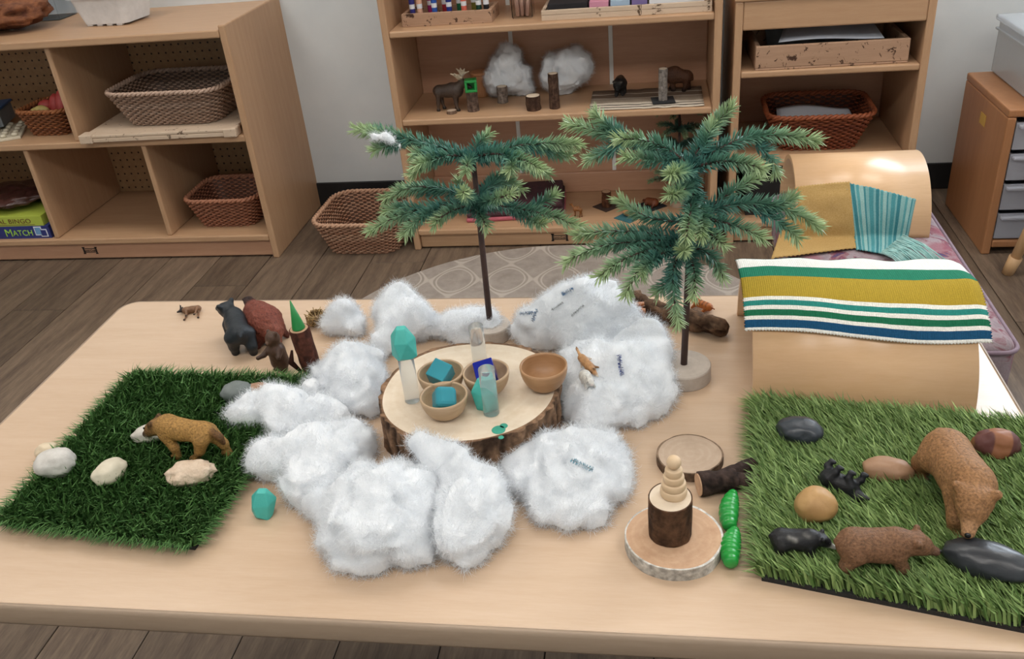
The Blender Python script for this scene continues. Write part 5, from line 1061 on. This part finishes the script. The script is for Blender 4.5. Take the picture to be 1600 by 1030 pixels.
# tan cat
cat_ = [((-.28, 0, .38), (.0, 0, .37), .13, .125, '#a87f45'), ((.0, 0, .37), (.2, 0, .40), .125, .14, '#a87f45'), ((.2, 0, .40), (.36, 0, .36), .115, .085, '#9c7440'), ((.40, 0, .345), (.46, 0, .315), .092, .08, '#7d5a32'), ((.49, 0, .28), (.57, 0, .23), .055, .04, '#4f3822')]
for y in (-1, 1): cat_ += [((-.3, y*.08, .33), (-.34+.1*y, y*.09, .17), .1, .055, '#a27a42'), ((-.34+.1*y, y*.09, .17), (-.31+.16*y, y*.09, .05), .05, .038, '#94703e'), ((-.31+.16*y, y*.09, .035), (-.25+.16*y, y*.09, .03), .04, .034, '#8a683a'), ((.2, y*.08, .32), (.2-.08*y, y*.09, .16), .075, .05, '#a27a42'), ((.2-.08*y, y*.09, .16), (.21-.1*y, y*.09, .045), .046, .038, '#94703e'), ((.21-.1*y, y*.09, .035), (.27-.1*y, y*.09, .03), .038, .034, '#8a683a'), ((.38, y*.075, .43), (.37, y*.09, .465), .032, .026, '#5d4226'), ((.53, y*.025, .21), (.525, y*.025, .13), .012, .006, '#e0d8c4')]
cat_ += [((-.42, 0, .40), (-.5, 0, .34), .04, .035, '#6e4d2a'), ((-.5, 0, .34), (-.53, 0, .26), .035, .025, '#5b3d22')]
c, rz, L = between((350, 724), (252, 709), GZ); c[2] += .005
figure('wild_cat_figurine', 'tan prehistoric cat figurine with lowered head on the dark grass mat', 'figurine', cat_, .095, c, rz, mat='toyfur', h=.014, k=.018, eyes=[(.51, .055, .36, .013), (.51, -.055, .36, .013)])
# toppled antelope
ant = hoofed('#7c5a40', '#8a654a', '#241a16', '#15100d', .4, .12, .13, .5, .026, (.36, .66), .07, .14, -.08, .05, 0, .08, [((.4, y*.04, .72), (.36+.05*q, y*(.14+.05*q), .80+.03*q), .016, .008, '#1c1512') for y in (-1, 1) for q in range(2)])
c = at_z(290, 497, TZ)
figure('antelope_figurine', 'tiny brown antelope figurine with black head toppled on the table', 'figurine', ant, .042, (c[0]+.012, c[1]-.006, TZ+.0048), 0, rot=(PI/2, 0, PI+.35), h=.02, k=.018)
# log with green cone
c = at_z(492, 588, TZ); lg = log('log_stub', 'tall dark red-brown log stub carrying a green cone', 'log', c, .013, .075, bark=('#3a2018', '#5e3629'), end='endpink', seed=21, seg=36, rot=(.05, -.06, 0))
V, Fq = tube([(-.013, -.006, .012), (-.021, -.009, .03), (-.016, -.006, .046)], [.002, .004, .0015], 10); link('knot', mesh(V, Fq, True, np.tile(lin('#3a2018'), (len(V), 1))), M['bark'], lg)
M['conegreen'] = plain('green_cone', '#1c7a38', '#238743', 30, .4); V, Fq = lathe([(.0082, 0), (.0084, .001), (.0007, .040)], 28)
cn = link('green_cone', mesh(V, Fq, False), M['conegreen'], None, (c[0]-.0045, c[1]-.0038, TZ+.0752), (.04, -.05, 0)); setp(cn, 'green wooden cone standing on the tall log stub', 'cone')
for p in cn.data.polygons: p.use_smooth = abs(p.normal.z) < .8
# raffia nest
t = thing('raffia_nest', 'small curled raffia nest beside the green cone', 'nest', at_z(497, 508, TZ)); Vs = []
for i in range(26):
    a0 = rng.random()*6.28; r = .008+.007*rng.random(); pp = [(r*math.cos(a0+s), r*1.1*math.sin(a0+s), .004+.014*rng.random()+.004*math.sin(s*2)) for s in np.linspace(0, 2.5+rng.random()*2, 10)]; Vs.append(tube(smooth_line(pp, 10) if 0 else pp, .0009, 5))
V, Fq = join(Vs); cc = np.repeat(np.array(lin('#8f744e'))[None]*(.6+.8*rng.random((26, 1))), [len(v[0]) for v in Vs], 0); nb_ = link('strands', mesh(V, Fq, True, cc), M['bark'], t); nb_['kind'] = 'stuff'
V, Fq = join([tube([(0, 0, .004), (.004*math.cos(a), .004*math.sin(a), .013), (.016*math.cos(a), .016*math.sin(a), .021)], .0008, 5) for a in np.arange(9)*.7]); sp = link('loose_ends', mesh(V, Fq, True, np.tile(lin('#a88d62'), (len(V), 1))), M['bark'], t); sp['kind'] = 'stuff'
# stones
def stone(name, label, px, py, s, c1, c2, seed, rz=0, z=GZ, amp=.1, freq=1.5, sc=40, rough=.55, b=.2, rx=0):
    return lump(name, label, 'stone', at_z(px, py, z), s, plain(name+'_surface_%d' % seed, c1, c2, sc, rough, b, bscale=sc*4, bdist=.0015), seed, amp, freq, rz, None, 4, 1.0, rx)
stone('pale_stone', 'pale grey marbled stone at the outer edge of the dark grass mat', 95, 742, (.0235, .0195, .0165), '#b4afa8', '#d6d2cb', 31, .3, sc=60)
stone('pale_stone', 'smooth cream oval stone between the marbled and the ridged stone', 178, 752, (.0145, .0205, .013), '#c7bda6', '#d4ccb8', 32, -.45)
stone('pale_stone', 'pinkish beige ridged stone before the tan cat', 303, 754, (.026, .0165, .0125), '#bda58c', '#dcc8b2', 33, .3, amp=.16, freq=2.4, sc=80, b=.7)
stone('pale_stone', 'off-white stone under the head of the tan cat', 243, 688, (.024, .013, .0105), '#b9b2a8', '#d0cabf', 34, .45)
stone('pale_stone', 'small cream stone on the table beyond the mat edge', 78, 716, (.014, .012, .010), '#cbb89b', '#d6c5aa', 35, z=TZ)
stone('grey_stone', 'flat slate grey stone on the grass mat beside the wool', 375, 628, (.021, .016, .013), '#5f6664', '#727977', 36, .5, amp=.14)
stone('brown_stone', 'smooth reddish tan stone behind the grey stone', 407, 622, (.018, .012, .010), '#96745a', '#a5826a', 37, 0)
stone('black_stone', 'smooth black stone alone near the arch on the grass mat', 1250, 690, (.0245, .017, .0145), '#2b3036', '#3a4047', 38, -.2, rough=.35)
stone('brown_stone', 'flat oval light brown stone between black cub and large bear', 1384, 750, (.024, .0145, .012), '#8f6c50', '#a07d60', 39, -.15)
stone('tan_stone', 'round tan stone with a cracked face by the lying black cub', 1272, 812, (.0195, .0175, .0175), '#a67f4f', '#b8935f', 40, .2, amp=.07, sc=50)
stone('black_stone', 'long dark stone before the large bear on the grass mat', 1540, 898, (.038, .019, .0155), '#24262a', '#34373b', 41, -.35, rough=.35)
m, n_, l_, b_ = new_mat('banded_stone', .5, .4); v = coords(n_, l_, (1, 1, 1)); wv = n_.new('ShaderNodeTexWave'); wv.inputs['Scale'].default_value = 9; wv.inputs['Distortion'].default_value = 4; l_.new(v, wv.inputs['Vector']); l_.new(ramp(n_, l_, wv.outputs['Fac'], [(.45, lin4('#8b5a3c')), (.6, lin4('#5b3430'))]), b_.inputs['Base Color'])
lump('banded_stone', 'red-brown banded stone behind the large bear', 'stone', at_z(1553, 712, GZ), (.022, .017, .0155), m, 42)

# ------------------------------------------------------------------ driftwood and things round it
A, B = at_z(893, 466, TZ), at_z(1136, 522, TZ); d = B-A; n = 40; u = np.linspace(0, 1, n)
P = A[None]+d[None]*u[:, None]; P[:, 2] = TZ+.0145-.004*u+.002*np.sin(u*9); P[:, 1] += .008*np.sin(u*5); rad = .0155-.0045*u+.0015*np.sin(u*17); rad[0] *= .5; rad[-1] *= .7
V, Fq = tube(P-A, rad, 20); g = fbm(np.c_[V[:, 0]*70, V[:, 1]*260, V[:, 2]*260], 3); cen = np.repeat(P-A, 20, 0); V = cen+(V-cen)*(1+.38*g)[:, None]; V[:, 2] = np.maximum(V[:, 2], .001+TZ-A[2])
w = np.clip(g*.7+.5, 0, 1)[:, None]; cc = np.array(lin('#3d2b20'))*(1-w)+np.array(lin('#7d624c'))*w
dw = thing('driftwood_branch', 'long rough brown bark branch lying behind the domed wool', 'branch', A); link('bark', mesh(V, Fq, True, cc), M['bark'], dw)
for k, (u0, dx, dy, dz) in enumerate(((.04, -.012, .006, .014), (.08, .006, -.004, .02), (.2, -.004, .002, .018))):
    q = P[int(u0*n)]-A; V, Fq = tube([q, q+np.array([dx, dy, dz])], [.005, .0015], 7); link('splinter', mesh(V, Fq, True, np.tile(lin('#6a4f3a'), (len(V), 1))), M['bark'], dw)
tg = [((-.3, 0, .2), (.2, 0, .2), .14, .14, '#b5682c'), ((.25, 0, .22), (.38, 0, .24), .12, .1, '#bb7033'), ((.42, 0, .2), (.48, 0, .18), .05, .04, '#d2a06a')]+[((x, y*.12, .14), (x+.08, y*.2, .05), .06, .04, '#a85e28') for x in (-.25, .2) for y in (-1, 1)]+[((-.42, 0, .22), (-.62, .1, .28), .03, .02, '#8a4a20')]+[((-.25+.14*q, 0, .34), (-.25+.14*q, .1, .28), .02, .02, '#4a2a16') for q in range(4)]
c = at_z(1097, 488, TZ); figure('tiger_figurine', 'orange striped animal figurine lying behind the driftwood', 'figurine', tg, .04, (c[0], c[1]+.008, TZ), 2.4, h=.022, k=.02)
t = thing('stick_pile', 'little stack of orange-brown sticks beside the domed wool', 'stick pile', at_z(992, 508, TZ), .1)
M['orangewood'] = plain('orange_brown_plastic', '#a5673c', '#bb7d4f', 80, .5)
for k in range(5):
    for s in (-1, 1):
        a = (k % 2)*PI/2; V, Fq = tube([(-.0135, 0, 0), (.0135, 0, 0)], .0033, 10); link('stick', mesh(V, Fq, True), M['orangewood'], t, (-math.sin(a)*s*.009, math.cos(a)*s*.009, .0033+k*.0058), (0, 0, a))
# fox and rabbit lying on the wool
fox = [((-.28, 0, .12), (.1, 0, .13), .11, .12, '#b98a5c'), ((.1, 0, .13), (.28, 0, .15), .1, .08, '#b98a5c'), ((.3, 0, .16), (.4, 0, .14), .075, .05, '#b07e4e'), ((.42, 0, .13), (.5, 0, .11), .035, .02, '#e5d7c4'), ((-.32, 0, .12), (-.62, .06, .1), .05, .03, '#c79a6c'), ((-.62, .06, .1), (-.72, .1, .1), .025, .01, '#4a3424')]+[((x, y*.07, .08), (x+.1, y*.17, .03), .04, .025, '#8f6641' if x > 0 else '#d8c4ac') for x in (-.22, .14) for y in (-1, 1)]+[((.32, y*.05, .22), (.31, y*.07, .27), .025, .01, '#5d4028') for y in (-1, 1)]
h0, h1 = hit(908, 560), hit(934, 590); d = h1-h0; figure('fox_figurine', 'tan fox figurine lying on the big ragged wool tuft', 'figurine', fox, .044, (h0+h1)/2+np.array([0, 0, .002]), 0, rot=(.6, -math.asin(max(-.6, min(.6, d[2]/np.linalg.norm(d)))), math.atan2(d[1], d[0])), h=.022, k=.018)
rab = [((-.25, 0, .2), (.08, 0, .2), .2, .17, '#dedbd3'), ((.15, 0, .26), (.28, 0, .3), .12, .11, '#e3e0d9'), ((.3, 0, .27), (.38, 0, .25), .06, .045, '#dccfc6'), ((-.45, 0, .2), (-.47, 0, .2), .07, .06, '#ebe9e4')]+[((.2, y*.05, .38), (.06, y*.08, .44), .035, .028, '#dad6ce') for y in (-1, 1)]+[((x, y*.1, .1), (x+.1, y*.15, .04), .06, .04, '#d5d1c9') for x in (-.2, .12) for y in (-1, 1)]
h0, h1 = hit(910, 592), hit(928, 615); d = h1-h0; figure('rabbit_figurine', 'white rabbit figurine on the wool beside the fox', 'figurine', rab, .036, (h0+h1)/2+np.array([0, 0, .001]), math.atan2(d[1], d[0]), h=.026, k=.022, eyes=[(.3, .095, .33, .018), (.3, -.095, .33, .018)])

# ------------------------------------------------------------------ wood slices, twig and green grubs
c = at_z(1078, 722, TZ); log('wood_slice', 'plain greyish wood slice with dark bark behind the stump', 'wood slice', c, .0345, .011, bark=('#5b4636', '#86705c'), end='endgrey', th=.0018, seg=60, rough=.02, seed=51)
c = at_z(1050, 853, TZ); t = log('birch_slice', 'large birch slice with white bark under the stump', 'wood slice', c, .046, .014, bark=('#b5afa5', '#dcd8d0'), end='endpink', th=.0022, seg=72, rough=.012, seed=52)
c2 = at_z(1047, 832, TZ+.014); t = log('tree_stump', 'dark barked wood stump standing on the birch slice', 'stump', (c2[0], c2[1], TZ+.0145), .0215, .043, bark=('#372519', '#5d4330'), end='endwood', th=.0016, seg=48, rough=.02, seed=53)
M['turned'] = plain('turned_pale_wood', '#cdb08c', '#d8bd9b', 60, .55); zt = TZ+.0145+.043
prof = []; zz = 0
for r, hh in ((.0125, .0085), (.0115, .0075), (.0098, .0075), (.0082, .0075)):
    for a in np.linspace(-1.25, 1.25, 7): prof.append((r*(.86+.14*math.cos(a)), zz+hh/2+hh/2*math.sin(a)/.95))
    zz += hh
for a in np.linspace(-1.2, 1.5, 9): prof.append((.0068*math.cos(a), zz+.0066+.0068*math.sin(a)))
V, Fq = lathe(prof, 36); setp(link('wooden_peg', mesh(V, Fq, True), M['turned'], None, (c2[0]+.003, c2[1]+.004, zt)), 'turned pale wooden beehive-shaped peg on the stump', 'peg')
c = at_z(1093, 772, TZ); t = thing('forked_twig', 'short dark forked twig between wood slice and green grub', 'twig', c)
def limb(p0, p1, r0, r1, seed):
    u = np.linspace(0, 1, 14); P = np.array(p0)[None]*(1-u)[:, None]+np.array(p1)[None]*u[:, None]; V, Fq = tube(P, r0+(r1-r0)*u, 20); g = fbm(V*190+seed, 2); cen = np.repeat(P, 20, 0); V = cen+(V-cen)*(1+.1*g)[:, None]; w = np.clip(g*.7+.5, 0, 1)[:, None]; return V, Fq, np.array(lin('#221a17'))*(1-w)+np.array(lin('#4a3a33'))*w
V1, F1, c1 = limb((0, 0, .0125), (.036, .010, .0125), .0125, .0105, 1); V2, F2, c2_ = limb((.018, .008, .0125), (.058, .034, .014), .0085, .0072, 2); V3, F3, c3 = limb((.030, .008, .0115), (.062, .010, .010), .0095, .0072, 3)
V, Fq = join([(V1, F1), (V2, F2), (V3, F3)]); link('bark', mesh(V, Fq, True, np.concatenate([c1, c2_, c3])), M['bark'], t)
V, Fq = lathe([(.0112, 0), (.0116, .0012)], 28); e = link('cut_end', mesh(V, Fq), M['endpink'], t, (-.0006, -.0002, .0125), (0, -PI/2, .27))
M['grub'] = plain('translucent_green', '#1f8f38', '#2a9c44', 30, .25); M['grub'].node_tree.nodes['Principled BSDF'].inputs['Subsurface Weight'].default_value = .3; M['grub'].node_tree.nodes['Principled BSDF'].inputs['Subsurface Radius'].default_value = (.004, .01, .004)
def grub(label, a, b, segs):
    A, B = at_z(a[0], a[1], TZ), at_z(b[0], b[1], TZ); d = B-A; L = np.linalg.norm(d); n = 70; u = np.linspace(0, 1, n); env = .0098*np.sin(PI*np.clip(u*.86+.12, 0, 1))**.55; r = env*(.9+.1*np.abs(np.sin(u*PI*segs))); r[0] = r[-1] = .001
    P = np.c_[(u-.5)*L, .002*np.sin(u*4), np.full(n, .0098)]; V, Fq = tube(P, r, 24); V[:, 2] = np.maximum(V[:, 2], .0004)
    return setp(link('green_grub', mesh(V, Fq, True), M['grub'], None, (A+B)/2, (0, 0, math.atan2(d[1], d[0]))), label, 'toy grub')
grub('glossy green plastic grub touching the forked twig', (1140, 838), (1143, 778), 7)
grub('glossy green plastic grub beside the birch slice', (1142, 895), (1146, 836), 8)
